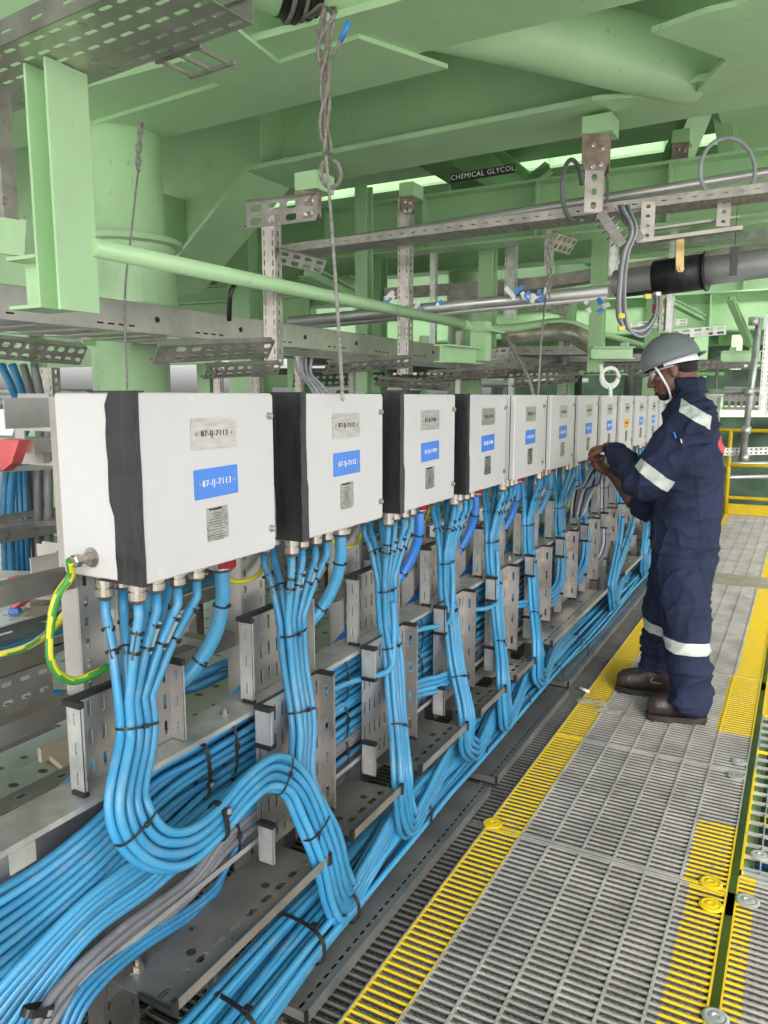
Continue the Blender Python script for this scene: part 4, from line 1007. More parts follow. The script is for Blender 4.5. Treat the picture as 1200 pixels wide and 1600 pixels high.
slotted(D(512,578,4.2), D(640,568,4.6), .075, 8, 'slotted channel just above the second and third boxes', up=V((.5,-.5,.7)))
slotted(D(590,598,5.0), D(700,606,5.4), .06, 8, 'low slotted channel peeping over the third box', up=V((.5,-.5,.7)))
slotted(D(668,590,5.2), D(790,582,5.6), .07, 9, 'slotted channel above the fourth box', up=V((.4,-.5,.7)))
slotted(D(800,600,6.5), D(900,592,6.8), .08, 8, 'far slotted channel above the sixth box', up=V((.4,-.5,.7)))
slotted(D(690,560,6.2), D(800,552,6.6), .09, 9, 'slotted channel behind the pipe bracket', up=V((.1,-.3,.8)))
slotted(D(975,512,7.4), D(1062,506,7.6), .06, 6, 'cream slotted channel just above the helmet', 'steel')
slotted(D(1035,525,7.4), D(1122,518,7.6), .085, 5, 'larger cream slotted channel at the right of the helmet', 'steel')
slotted(D(1125,262+360,10.2), D(1210,624,10.3), .3, 9, 'pale slotted tray side at the far right edge behind the rail', 'steeld')
slotted(D(1125,706,9.3), D(1215,704,9.3), .09, 12, 'slotted tray behind the yellow rail', 'galv', fu=.5, fv=.4)
slotted(D(850,385,5.6), D(885,395,5.9), .12, 5, 'small slotted bracket under the overhead tray', up=V((.5,-.3,.8)))
slotted(D(800,475,6.2), D(880,490,6.6), .09, 7, 'slotted bracket tangled with blue and white tape', up=V((.5,-.3,.8)))
slotted(D(1022,520,6.0), D(1022,470,6.0), .05, 4, 'upright slotted bracket right of the hoses', up=RT)
# tall slotted posts
def spost(u, v0, v1, d_, wd, lab, mt='steelo', two=True):
    a, b = D(u, v1, d_), D(u, v0, d_); m = MB(); L_ = b.z-a.z; n = max(4, int(L_/.045))
    m.perf(a - RT*(wd/2), RT, UZ, wd*.62, L_, 3 if two else 1, n, .26, .6, .003, skip=lambda i,j: two and i == 1, slot=False)
    c = RT.cross(UZ)
    m.perf(a + RT*(wd*.62-wd/2)+FW*.0, (RT*.55+V((FW.x,FW.y,0)).normalized()*.8).normalized(), UZ, wd*.5, L_, 1, n, .24, .5, .003, slot=False)
    o = m.build('slotted_post', mt); tag(o, lab, 'post', 'slotted steel posts overhead')
spost(432, 338, 572, 3.9, .10, 'slotted post hanging at the centre left, carrying several brackets')
spost(634, 325, 585, 5.6, .125, 'tall slotted post above the gap between second and third boxes')
spost(676, 398, 545, 7.0, .08, 'narrow slotted post behind the blue and white tape', 'galv')
spost(794, 372, 500, 7.0, .14, 'broad slotted post above the fifth box', 'galv')
spost(1037, 250, 520, 6.8, .10, 'long slotted post above the helmet', 'galv')
spost(1190, 495, 648, 7.9, .13, 'slotted post at the right edge', 'galv')
spost(850, 370, 430, 6.4, .09, 'short slotted post near the knotted rope', 'galv')
spost(948, 365, 470, 5.0, .075, 'slotted post behind the grey hoses', 'galv')
spost(345, 575, 640, 4.4, .06, 'slotted post behind the nearest box top')
spost(405, 590, 640, 4.9, .08, 'slotted post between the first two boxes')
spost(85, 575, 640, 4.5, .11, 'plain steel post at the left above the nearest box')
# rusty clamps hanging from the girder
def clamp(u, v, d_, w_, h_, lab):
    c = D(u, v, d_); m = MB(); f_ = V((FW.x,FW.y,0)).normalized()
    m.prism([c-RT*w_*.5+UZ*h_*.5, c+RT*w_*.5+UZ*h_*.5, c+RT*w_*.5-UZ*h_*.15, c+RT*w_*.3-UZ*h_*.5, c-RT*w_*.3-UZ*h_*.5, c-RT*w_*.5-UZ*h_*.15], f_*.006)
    m.obox(c+RT*w_*.5+f_*w_*.3+UZ*h_*.05, RT*.003, f_*w_*.3, UZ*h_*.45)
    m.cm = 1
    for q in ((-.1,.22),(.25,.15),(-.1,-.3),(.2,-.25)): m.lathe(c+RT*w_*q[0]+UZ*h_*q[1]-f_*.001, -f_, [(0,.013),(.006,.013),(.007,.008),(.018,.008)], 6)
    m.cm = 2; m.box(c.x-w_*.5, c.x+w_*.55, c.y-.02, c.y+.15, c.z+h_*.5, c.z+h_*.5+.09)
    tag(m.build('beam_clamp', [mat('rusty_steel', (.30,.23,.19), .6, .3, nscale=14, namt=.3, speck=30, speckcol=(.16,.08,.04)), 'nickel', 'green']), lab, 'clamp', 'rusty clamps under the girder')
clamp(913, 262, 4.35, .15, .21, 'rusty beam clamp with bolts above the overhead tray, right of centre')
clamp(486, 335, 4.2, .13, .15, 'rusty beam clamp above the centre left slotted post')
clamp(634, 335, 5.6, .10, .12, 'small clamp at the top of the tall slotted post')
clamp(1037, 262, 6.0, .12, .16, 'grey clamp at the top of the long slotted post, right')
m = MB(); a = D(912, 285, 4.33); b = D(912, 345, 4.33); m.perf(b-RT*.05, RT, UZ, .10, a.z-b.z, 1, 3, .3, .5, .004); m.obox((a+b)/2+RT*.05+V((FW.x,FW.y,0))*.03, RT*.002, V((FW.x,FW.y,0))*.03, UZ*(a.z-b.z)/2)
tag(m.build('slotted_hanger', 'steelo'), 'slotted hanger joining the rusty clamp to the overhead tray', 'hanger')
m = MB()
for k in range(5): q = D(925+7*k, 350+9*k, 4.2); m.obox(q, RT*.035+UZ*.02, V((FW.x,FW.y,0))*.03, UZ*.004)
m.beam(D(922,345,4.2), D(958,392,4.2), .01, .05); m.beam(D(950,335,4.3), D(985,385,4.3), .01, .05)
tag(m.build('ladder_bracket', 'steeld'), 'dark rung bracket hanging below the rusty clamp', 'bracket')
# overhead tray across, with conduit above it
a = D(455, 408, 5.4); b = D(1215, 318, 4.2); b = a+(b-a)*1.4
tray('cable_tray', a, b, .22, .05, 'long perforated cable tray crossing overhead from the centre to the right edge', nl=112, nw=6, holes=(.62,.35), grp=None)
m = MB(); m.cyl(D(470,397,5.6), D(470,397,5.6)+(D(1230,278,4.5)-D(470,397,5.6))*1.6, .030, .030, 18); tag(m.build('conduit', 'pipe'), 'long silver conduit above the crossing cable tray', 'pipe')
m = MB(); m.cyl(D(470,402,5.3), D(470,402,5.3)+(D(1230,296,4.2)-D(470,402,5.3))*1.5, .009, .009, 10); tag(m.build('conduit', 'pipe'), 'thin silver tube between the conduit and the crossing tray', 'pipe')
# middle and lower pipes
m = MB(); m.cyl(D(455,506,6.0), D(1010,452,5.4), .038, .038, 22); tag(m.build('pipe', 'pipe'), 'silver pipe with blue and white tape, running from centre to the hoses', 'pipe')
m = MB(); m.cyl(D(455,516,6.1), D(940,468,5.5), .022, .022, 16); tag(m.build('pipe', 'pipe'), 'thinner silver pipe just under the taped one', 'pipe')
PL0, PL1 = D(950,449,4.9), D(1240,410,4.3); PL1 = PL0+(PL1-PL0)*2.6
m = MB(); m.cyl(PL0, PL1, .080, .080, 32); tag(m.build('pipe', 'pipe'), 'big silver pipe at the right passing through the black sleeve', 'pipe')
m = MB(); dP = (PL1-PL0).normalized(); c = D(1047, 436, 4.68)
m.cyl(c-dP*.145, c+dP*.145, .102, .102, 36); m.cyl(c+dP*.14, c+dP*.152, .112, .112, 36)
tag(m.build('pipe_sleeve', 'black'), 'glossy black sleeve round the big silver pipe', 'sleeve')
# lettering band on the pipe
f_ = V((FW.x,FW.y,0)).normalized(); cB = D(985,446,4.83)
m = MB(); m.tube([cB-dP*.13, cB+dP*.11], .0815, 30); bn = m.build('pipe_label', ['black','winkt']); tag(bn, 'black label band with white lettering on the big pipe', 'label')
nd = (EYE-cB); nd = (nd-dP*nd.dot(dP)).normalized(); ut = dP.cross(-nd).normalized()
if ut.z < 0: ut = -ut
for tx, sz, of in (('CHEMICAL GLYCOL', .030, .018), ('2"-CG-12-7089-GSDA', .020, -.012)):
    vs, fs = textmesh(tx, sz, V((0,0,0)), UX, UY, 0)
    pts = [];
    for p in vs:
        a_ = (p.y+of)/.0825; pts.append(cB - dP*.01 + dP*p.x + (nd*cos(a_)+ut*sin(a_))*(.0832+p.z))
    mm = MB(); mm.add(pts, fs); mm.build('lettering', 'winkt', bn)
m = MB(); p_ = D(1044,380,4.5); q_ = D(1046,430,4.5); m.beam(p_, q_, .045, .008, f_); m.lathe(q_-f_*.006+UZ*.01, -f_, [(0,.022),(.008,.022),(.009,.012),(.02,.012)], 6)
tag(m.build('strap_hanger', 'brass'), 'brassy strap with a bolt holding the black sleeve', 'hanger')
m = MB(); p_ = D(1127,395,4.35); q_ = D(1127,437,4.35); m.beam(p_, q_, .04, .006, f_); m.beam(D(1127,330,4.35), p_, .003, .003)
tag(m.build('hang_tag', 'black'), 'black tag hanging in front of the big silver pipe', 'tag')
# hanger frame under the crossing tray
m = MB()
for u in (995, 1108): m.perf(D(u-11,385 if u < 1000 else 365,4.35), RT, UZ, .075, .20, 1, 4, .3, .35, .004)
m.beam(D(978,388,4.35), D(1135,368,4.25), .06, .02); m.beam(D(985,372,4.5), D(1130,352,4.4), .05, .012)
tag(m.build('tray_bracket', 'steelo'), 'steel hanger frame under the crossing tray, above the black sleeve', 'bracket')
m = MB(); c = D(1088,345,4.6)
tray('cable_tray', D(700,478,7.6), D(1230,400,6.6), .2, .10, 'plain tray side behind the big silver pipe', nl=30, nw=2, sideholes=False)
tray('cable_tray', D(600,472,8.4), D(830,455,8.6), .2, .10, 'dark tray far behind the taped pipe', nl=20, nw=2, sideholes=False)
tray('cable_tray', D(960,400,7.5), D(1230,378,7.0), .2, .07, 'slotted tray above the big silver pipe, further off', nl=30, nw=2, mt='galv')
m = MB(); m.cyl(D(1060,372,6.0), D(1230,338,5.6), .035, .035, 16); tag(m.build('green_pipe', 'green'), 'green pipe at the right edge below the crossing tray', 'pipe')
m = MB(); m.tube(cr([D(780,527,7.4), D(850,522,7.3), D(885,523,7.2), D(925,545,7.2)], 6), .085, 18)
tag(m.build('wrapped_pipe', mat('foil_wrap', (.62,.60,.50), .35, .4, nscale=10, namt=.25, bump=.6, bscale=12)), 'pipe wrapped in crinkled pale plastic, left of the foot bracket', 'pipe')
# loops of grey hose
def loop(c, R_, tilt, r, lab, mt='lgrey', a0=-.6, a1=5.6, sq=1.0, cat='hose', turns=1):
    pts = []; n = 30*turns
    ax = RT*cos(tilt)+V((FW.x,FW.y,0)).normalized()*sin(tilt)
    for k in range(n+1):
        a = a0+(a1-a0)*k/n; pts.append(c+ax*(R_*cos(a))+UZ*(R_*sq*sin(a))+FW*(.01*k/n))
    m = MB(); m.tube(pts, r, 10); tag(m.build('hose_loop', mt), lab, cat)
loop(D(1110,285,4.4), .178, .3, .0105, 'large loop of pale grey hose standing on the crossing tray', 'lgrey', -.9, 3.95, .95)
loop(D(880,312,4.5), .125, .9, .012, 'loop of dark grey hose left of the rusty clamp', 'greyc', .3, 5.6, 1.25)
loop(D(893,318,4.6), .075, .6, .010, 'small inner loop of grey hose left of the rusty clamp', 'lgrey', -1.6, 2.2, 1.9)
loop(D(925,310,4.6), .10, 1.0, .008, 'loop of dark hose behind the rusty clamp', 'greyc', -2, 1.6, 1.3)
loop(D(985,350,4.4), .075, .3, .008, 'pale hose arching along the crossing tray', 'lgrey', 0, 3.1, .4)
for k, (mt, r, uo) in enumerate((('lgrey',.009,0),('greyc',.008,6),('greyc',.007,-5),('lgrey',.006,10))):
    p = [D(955+uo,335,4.3), D(972+uo*.6,370,4.2), D(962+uo*.6,405,4.2), D(958+uo*.7,450,4.2), D(960+uo*.9,500,4.25), D(975+uo*.4,518+uo*.4,4.3), D(1000,516+uo,4.4), D(1014+uo*.3,490,4.5), D(1013+uo*.4,462,4.6)]
    m = MB(); m.tube(cr(p, 7), r, 10); tag(m.build('hose', mt), ['pale grey hose, thickest of the bunch','dark grey hose right of the pale one','dark grey hose at the left of the bunch','thin pale hose at the right of the bunch'][k]+' hanging above the helmet', 'hose', 'hoses hanging above the helmet')
m = MB(); c = D(1014,470,4.6); m.lathe(c, UZ, [(-.03,.02),(.0,.02),(.0,.028),(.03,.028),(.035,.018)], 14); m.cm = 1; m.lathe(c-UZ*.035, -UZ, [(0,.024),(.05,.024)], 14)
tag(m.build('hose_end', ['nickel','red']), 'hose end fitting with a red band below the black sleeve', 'fitting')
for k, (u, v) in enumerate(((961,497),(962,516),(1000,468))):
    m = MB(); c = D(u,v,4.18); m.obox(c, RT*.016, f_*.012, UZ*.012); tag(m.build('cable_tag', 'gyy'), ['upper yellow tag on the hanging hoses','lower yellow tag on the hanging hoses','yellow tag beside the red hose fitting'][k], 'tag')
# tapes on the pipe
def blob_tape(u, v, d_, lab, s_=.05, n=5):
    m = MB(); c = D(u, v, d_)
    for k in range(n):
        a = c + RT*random.uniform(-s_,s_)+UZ*random.uniform(-s_,s_)*.6; b = a + RT*random.uniform(-s_,s_)+UZ*random.uniform(-s_,s_)
        m.cm = k % 2; m.beam(a, b, .03, .003, -FW)
    tag(m.build('barrier_tape', ['winkt','bluel']), lab, 'tape', 'blue and white tape on the pipes')
blob_tape(608,470,5.6,'blue and white tape scrap hanging above the pipe, left end'); blob_tape(658,482,5.7,'blue and white tape round the pipe behind the green hand pipe')
blob_tape(690,480,5.7,'blue and white tape knot on the pipe near the bracket'); blob_tape(812,467,5.5,'blue and white tape wound round the pipe by the broad slotted post', .07, 8)
blob_tape(838,463,5.5,'crumpled blue and white tape beside the knotted rope', .05, 6); blob_tape(922,485,5.2,'blue and white tape tail hanging from the pipe by the hoses', .06, 6)
# ropes
m = MB(); c = D(522, 18, 3.05)
gd = (Z(1085,108,3.12)-Z(330,-75,3.22)).normalized(); gc = Z(330,-75,3.22); gc = gc + gd*((V((c.x,c.y,gc.z))-gc).dot(gd))
g1 = gd.cross(UZ).normalized()
for k in range(5):
    pts = [gc + gd*(-.05+.025*k) + g1*(.178*cos(a))+UZ*(.178*sin(a)) for a in [2*pi*j/24 for j in range(25)]]
    m.cm = 0 if k in (0,2) else 1
    m.tube(pts, .010 if k in (0,2) else .014, 8, False)
m.tube([gc-gd*.09, gc+gd*.07], .1685, 30, False)
tag(m.build('rope_sling', ['rope','black']), 'rope and black padding slung round the tube brace at the top', 'rope')
top = gc - UZ*.18
for k in range(4):
    p = [top+gd*(.01*k)+V((0,0,.02)), D(512+5*k,60,2.75), D(508+5*(k%3),110,2.7), D(512+4*((k+1)%3),160,2.7), D(510+6*(k%2),215,2.7), D(514+4*(k%2),262,2.7)]
    q = cr(p, 8); q = [pp+RT*(.009*sin(j*.33+k*1.57))+FW*(.009*cos(j*.33+k*1.57)) for j, pp in enumerate(q)]
    m = MB(); m.tube(q, .0062, 8); tag(m.build('rope', 'rope'), ['leftmost strand','second strand','third strand','rightmost strand'][k]+' of the twisted rope hanging from the tube brace', 'rope', 'strands of the twisted rope')
loop(D(521,288,2.7), .033, .2, .0075, 'loop of brown rope at the lower end of the twisted strands', 'rope', -4.4, 1.4, 1.35, 'rope')
m = MB(); q = cr([D(514,262,2.7), D(518,310,2.6), D(524,400,2.35), D(531,520,2.1), D(536,625,1.9)], 8); m.tube(q, .0050, 8)
tag(m.build('rope', 'rope2'), 'single pale rope hanging down behind the second box', 'rope')
m = MB(); m.tube([D(524,128,2.68), D(537,105,2.66)], .006, 8); m.cm = 1; m.tube([D(537,105,2.66), D(550,79,2.64)], .009, 8); tag(m.build('rope_end', ['rope','blued']), 'rope tail whipped with blue tape sticking out to the right', 'rope')
m = MB(); q = cr([D(244,218,3.9), D(238,255,3.85), D(236,285,3.8)], 8); 
for ph in (0, pi): m.tube([pp+RT*(.009*sin(j*.6+ph))+FW*(.009*cos(j*.6+ph)) for j, pp in enumerate(q)], .007, 7)
m.tube(cr([D(236,285,3.8), D(222,370,3.6), D(207,470,3.4), D(203,620,3.2)], 6), .0048, 7)
tag(m.build('rope', 'rope2'), 'knotted grey rope hanging in front of the thick column', 'rope')
m = MB(); q = cr([D(850,385,5.0), D(847,410,5.0), D(850,440,4.95), D(848,470,4.9)], 8)
for ph in (0, pi): m.tube([pp+RT*(.012*sin(j*.6+ph))+FW*(.012*cos(j*.6+ph)) for j, pp in enumerate(q)], .007, 7)
m.tube([D(845,470,4.9), D(840,540,4.7), D(838,622,4.5)], .006, 7)
tag(m.build('rope', 'rope2'), 'thin twisted rope hanging to the fifth box', 'rope')
m = MB(); m.tube(cr([D(785,525,5.6), D(805,560,5.3), D(822,590,5.1), D(832,622,5.0)], 6), .012, 7); tag(m.build('rope', 'rope2'), 'pale rope slanting down to the fifth box', 'rope')
for k in range(2): loop(D(948,588+3*k,4.7), .052+.006*k, .2, .010, ['upper','lower'][k]+' coil of white cable on top of the ninth box', 'whitecable', 0, 6.2, 1.0, 'cable')
m = MB(); m.tube(cr([D(932,570,4.7), D(938,595,4.7), D(948,605,4.7), D(950,622,4.7)], 5), .012, 8); tag(m.build('cable', 'whitecable'), 'white cable tail leading from the coil down to the boxes', 'cable')
m = MB(); m.tube(cr([X(370,440,-2.3), X(360,460,-2.3), X(358,500,-2.35)], 5), .012, 8); tag(m.build('cable', 'black'), 'short black cable drooping below the green hand pipe', 'cable')
# hanging wires and pale hoses behind the second box
for k in range(4):
    m = MB(); m.tube(cr([D(462+9*k,560,5.2), D(470+6*k,585,5.2), D(486+7*k,605,5.2), D(500+9*k,635,5.2)], 5), .010, 7)
    tag(m.build('hose', 'lgrey'), ['first from the left','second','third','last'][k]+' pale hose behind the second box top', 'hose', 'pale hoses behind the second box')
# small tray piece at the top edge
m = MB(); a = D(592,28,2.8); 
for k in range(3): m.beam(a+RT*(.05*k), a+RT*(.05*k+.02)+UZ*.12, .01, .02)
m.beam(a, a+RT*.13, .02, .012); m.beam(a+UZ*.1, a+UZ*.1+RT*.15, .02, .012)
tag(m.build('tray_bracket', 'steelo'), 'steel bracket at the top edge, right of the rope sling', 'bracket')
# label on the girder
cG = at(760, 272, 2, 2.999); au = (at(803,263,2,2.999)-at(705,279,2,2.999)); L_ = au.length; au.normalize(); av = UZ.cross(au).normalized()
cG = (at(803,263,2,2.96)+at(705,279,2,2.96))/2
m = MB(); vs, fs = textmesh('CHEMICAL GLYCOL', .046, cG-FW*.004, au, UZ, 0)
m.obox(cG, au*(L_/2), UZ*.028, f_*.001); m.cm = 1; nn = -f_
m.add([p+nn*.004 for p in vs], fs)
tag(m.build('pipe_label', ['black','winkt']), 'long black label reading CHEMICAL GLYCOL under the second girder', 'label')
# ============================================================ LEFT SIDE EQUIPMENT
def lbar(u0, v0, u1, v1, x, w_, h_, name, mt, lab, cat='bar', grp=None):
    m = MB(); m.beam(X(u0,v0,x), X(u1,v1,x), w_, h_); o = m.build(name, mt); tag(o, lab, cat, grp); return o
YL = 1.35
for k in range(4):
    m = MB(); m.tube(cr([Y(2+17*k,570,2.6), Y(20+14*k,610,2.6), Y(38+12*k if k > 1 else 30+12*k,660,2.55), Y((8+10*k) if k < 2 else (28+16*k),760,2.5), Y((10+9*k) if k < 2 else (32+15*k),930,2.5)], 6), .020, 10)
    tag(m.build('cable', 'greyc' if k > 1 else 'blue3'), ['thick blue cable at the far left edge','second thick blue cable at the left edge','first thick grey cable left of the nearest box','second thick grey cable left of the nearest box'][k], 'cable', 'thick upright cables at the left')
for k in range(4):
    m = MB(); m.tube([Y(14+8*k,710,2.7), Y(22+8*k,920,2.7)], .016, 8); tag(m.build('cable', 'blue3'), ['leftmost','second','third','rightmost'][k]+' upright blue cable in the left ladder', 'cable', 'upright blue cables at the left')
for k in range(4):
    m = MB(); m.tube([Y(42+9*k,712,2.75), Y(58+8*k,900,2.75)], .018, 8); tag(m.build('cable', 'greyc'), ['leftmost','second','third','rightmost'][k]+' upright grey cable in the left ladder', 'cable', 'upright grey cables at the left')
for v, lab in ((736,'upper'), (824,'lower')):
    m = MB(); m.beam(Y(-40,v,2.35), Y(96,v-8,2.35), .03, .025); tag(m.build('ladder_rung', 'steeld'), '%s dark rung across the upright cables at the left edge' % lab, 'rung', 'rungs of the left ladder')
for k, (v, uu) in enumerate(((640, 30), (870, 68))):
    e = empty('support_bracket', tuple(Y(uu, v+30, 1.2))); tag(e, ['upper','lower'][k]+' steel bracket with a round bolt at the left side of the nearest box', 'bracket', 'brackets left of the nearest box')
    a = Y(uu, v-25, 1.22); b = Y(uu+52, v+34, 1.22)
    m = MB(); m.box(a.x, b.x, 1.215, 1.22, b.z, a.z); m.box(b.x-.004, b.x, 1.10, 1.2149, b.z+.01, a.z-.01); m.box(a.x-.03, a.x+.006, 1.222, 1.226, b.z-.02, a.z-.01); m.build('plate', 'steel', e)
    c = Y(uu+27, v+2, 1.21); m = MB(); m.lathe(c, -UY, [(0,.020),(.003,.020),(.006,.016),(.010,.013),(.018,.012),(.02,.006)], 16); m.build('bolt', 'nickel', e)
for k, (v0, v1, uu) in enumerate(((690,706,80),(905,925,110))):
    m = MB(); a = Y(-60, v0, 1.30); b = Y(uu, v0+6, 1.30); m.beam(a, b, .10, .035); m.beam(a+V((0,0,-.032)), b+V((-.02,0,-.032)), .02, .028)
    m.beam(a+V((0,.04,-.05)), b+V((0,.04,-.05)), .012, .012)
    tag(m.build('left_bracket', 'steel'), ['upper','lower'][k]+' horizontal steel arm reaching in from the left edge', 'arm', 'arms at the left')
for k, (u, v) in enumerate(((-6,690),(12,905))):
    P = [Y(u,v-3,1.22), Y(u+36,v-2,1.22), Y(u+24,v+34,1.22), Y(u+8,v+47,1.22)]
    m = MB(); m.prism(P, UY*.03); tag(m.build('end_cap', 'redcap'), ['upper red end cap at the left edge','lower triangular red end cap near the floor planks'][k], 'cap', 'red end caps')
# perforated piece at the left
e = empty('perforated_tray', tuple(X(0,1150,-1.55))); tag(e, 'stained perforated tray end at the left edge below the earth cable', 'tray')
a = X(-30, 1158, -1.55); b = X(86, 1120, -1.55); t_ = X(80, 1012, -1.55)
d_ = V((b.x-a.x, b.y-a.y, 0)); L_ = d_.length; d_.normalize()
m = MB(); hz = t_.z-b.z
m.perf(V((a.x,a.y,b.z-.03)), d_, UZ, L_, hz, 4, 4, .55, .28, .003); m.build('perforated_face', mat('stained_steel', (.26,.24,.22), .5, .4, nscale=6, namt=.25, speck=25, speckcol=(.36,.28,.15)), e)
m = MB(); m.obox(V((a.x,a.y,b.z-.03+hz))+d_*(L_/2)-UX*.05, d_*(L_/2), UX*.05, UZ*.002); m.build('folded_edge', 'steeld', e)
m = MB(); a = Z(40, 945, .02); b = Z(130, 925, .02)
for k, (u, v, u2, v2, w_) in enumerate(((40,945,150,915,.10),(45,960,140,955,.28))):
    m = MB(); m.beam(Z(u,v,.03+.0*k), Z(u2,v2,.03), w_, .04); tag(m.build('board', 'wood'), ['narrow timber batten on the deck behind the nearest box','wide board offcut on the deck behind the nearest box'][k], 'board')
m = MB(); m.lathe(Z(24,956,.0), UZ, [(0,.05),(.03,.04),(.04,.02)], 7); tag(m.build('scrap', 'bluel'), 'crumpled blue scrap lying on the deck at the left', 'scrap')
m = MB(); a = Z(60,1175,.35); m.prism([Z(62,1175,.24), Z(135,1150,.24), Z(190,1205,.24), Z(120,1225,.24)], UZ*.02); m.beam(Z(62,1180,.27), Z(190,1125,.27), .02, .05)
tag(m.build('board', 'wood'), 'board lying behind the nearest guide tray', 'board')
for k in range(2):
    m = MB(); m.tube(cr([X(70,1085+16*k,-1.75), X(140,1083+16*k,-1.7), X(290,1062+16*k,-1.6), X(345,1040+16*k,-1.5), X(420,1010+16*k,-1.5)], 5), .014, 9); tag(m.build('cable', 'blue3'), ['upper','lower'][k]+' blue cable passing behind the nearest post', 'cable', 'blue cables behind the posts')
for k, (x_, z_, l_) in enumerate(((-2.9,.42,'lower wide perforated tray on the deck behind the first three boxes'),(-3.3,.85,'upper perforated tray on supports behind the first three boxes'))):
    tray('cable_tray', V((x_, .9, z_)), V((x_, 8.5, z_)), .34, .07, l_, nl=70, nw=4, mt='steel')
    for q in range(4):
        m = MB(); m.box(x_-.03, x_+.03, 1.2+1.9*q, 1.26+1.9*q, .001, z_-.004); tag(m.build('tray_leg_post', 'steeld'), '%s stub post under the %s' % (ORD[q], ['lower perforated tray behind the boxes','upper perforated tray behind the boxes'][k]), 'post', 'stub posts under the trays behind')
for q in range(6):
    m = MB(); m.tube(cr([V((-2.80-.035*q, .8+1.3*j, .445+.006*((j+q) % 2))) for j in range(6)], 4), .014, 8)
    tag(m.build('cable', ['blue3','greyc','blue3','blue','greyc','blue3'][q]), ['rightmost','second from the right','third from the right','third from the left','second from the left','leftmost'][q]+' cable lying in the lower tray behind the boxes', 'cable', 'cables in the lower tray behind the boxes')
# ============================================================ FAR END
def rail():
    yy = 10.72; e = empty('guard_rail', (-.3, yy, 0)); tag(e, 'yellow guard rail across the far end of the walkway', 'guard rail')
    for z in (1.08, .64, .22):
        m = MB(); m.cyl(V((-3,yy,z)), V((3,yy,z)), .024, .024, 12); m.build('rail', 'yellow', e)
    for x in (-2.4, at(1140,700,1,10.72).x, 1.6):
        m = MB(); m.cyl(V((x,yy,0)), V((x,yy,1.08)), .028, .028, 12); m.build('post', 'yellow', e)
    m = MB(); m.box(-3, 3, yy+.02, yy+.03, 0, .14); m.build('toe_board', 'yellow', e)
rail()
m = MB(); m.cyl(D(1172,500,9.2), D(1160,720,9.2), .04, .04, 12); m.cyl(D(1100,612,9.3), D(1400,608,9.3), .035, .035, 12)
for v in (505, 612, 672, 715): m.cyl(D(1163,v-6,9.2), D(1163,v+6,9.2), .055, .055, 10)
tag(m.build('scaffold_tube', 'galv'), 'grey scaffold tube with couplers standing before the yellow rail', 'scaffold')
for k, v in enumerate((724, 745)):
    m = MB(); m.cyl(D(1100,v+2,9.9), D(1230,v,9.9), .028, .028, 10); tag(m.build('scaffold_tube', 'pipe'), ['upper','lower'][k]+' silver tube lying behind the yellow rail', 'scaffold')
# dark machinery beyond
LM = ['leftmost'] + ['%s from the left' % q for q in ORD[1:21]] + ['rightmost']
for k in range(22):
    u = 430+800*(k+random.random())/22; d_ = random.uniform(10.8, 13.2); z0 = random.uniform(0, 1.2); h = random.uniform(.3, 1.6); w_ = random.uniform(.1, .5)
    c = V((*colat(u, d_), 0)); m = MB()
    if k % 3 == 0: m.cyl(c+UZ*z0, c+UZ*(z0+h*1.5), w_*.2, w_*.2, 14); mt = random.choice(['green','galv','darkeq'])
    elif k % 3 == 1: m.cyl(c+UZ*(z0+.8)-RT*w_*3, c+UZ*(z0+.8)+RT*w_*3, .05, .05, 12); mt = random.choice(['pipe','greend','steeld'])
    else: m.ibeam(c+UZ*(z0+1)-RT*w_*3, c+UZ*(z0+1)+RT*w_*3, .12, .18, .015, .012); mt = random.choice(['greend','green','darkeq'])
    o = m.build('far_steelwork', mt)
    tag(o, LM[k]+' of the shadowy steel pieces in the dim far space', 'steelwork', 'shadowy steelwork beyond the rail')
for k in range(5):
    slotted(D(460+150*k,596-6*k,7.6+.5*k), D(600+150*k,592-6*k,8.2+.5*k), .12, 14, ['leftmost','second from the left','middle','fourth from the left','rightmost'][k]+' of the slotted trays just above the box tops, far behind', 'steeld', up=V((.2,-.3,.9)), grp='slotted trays far behind the boxes')
for k in range(3):
    tray('cable_tray', D(430+40*k,560+12*k,8.2+k*.9), D(960+90*k,556+10*k,8.8+k*.9), .35, .09, ['nearest','middle','farthest'][k]+' of the low trays crossing behind the boxes', 'steeld', nl=30, nw=3, grp='low trays crossing far behind')
for k in range(6):
    spost(470+82*k, 520+5*(k%3), 640, 7.2+.4*k, .09, ['first','second','third','fourth','fifth','sixth'][k]+' from the left of the slotted posts behind the boxes', ['steel','galv','steeld'][k % 3])
# left background: bright frames
for k in range(4):
    x, y = colat(30+60*k, 9.5); m = MB(); m.ibeam(V((x-1,y,2.0+.2*k)), V((x+3,y+.3,2.0+.2*k)), .2, .3); tag(m.build('far_beam', 'green'), ['lowest','second','third','highest'][k]+' of the stacked green beams at the far left', 'beam', 'stacked green beams at the far left')
for k in range(3):
    m = MB(); m.cyl(D(0,611+9*k,5.5), D(160,613+9*k,5.6), .02, .02, 10)
    tag(m.build('pipe', 'pipe'), ['upper','middle','lower'][k]+' of the silver pipes far behind the nearest box at the left', 'pipe', 'silver pipes at the far left')
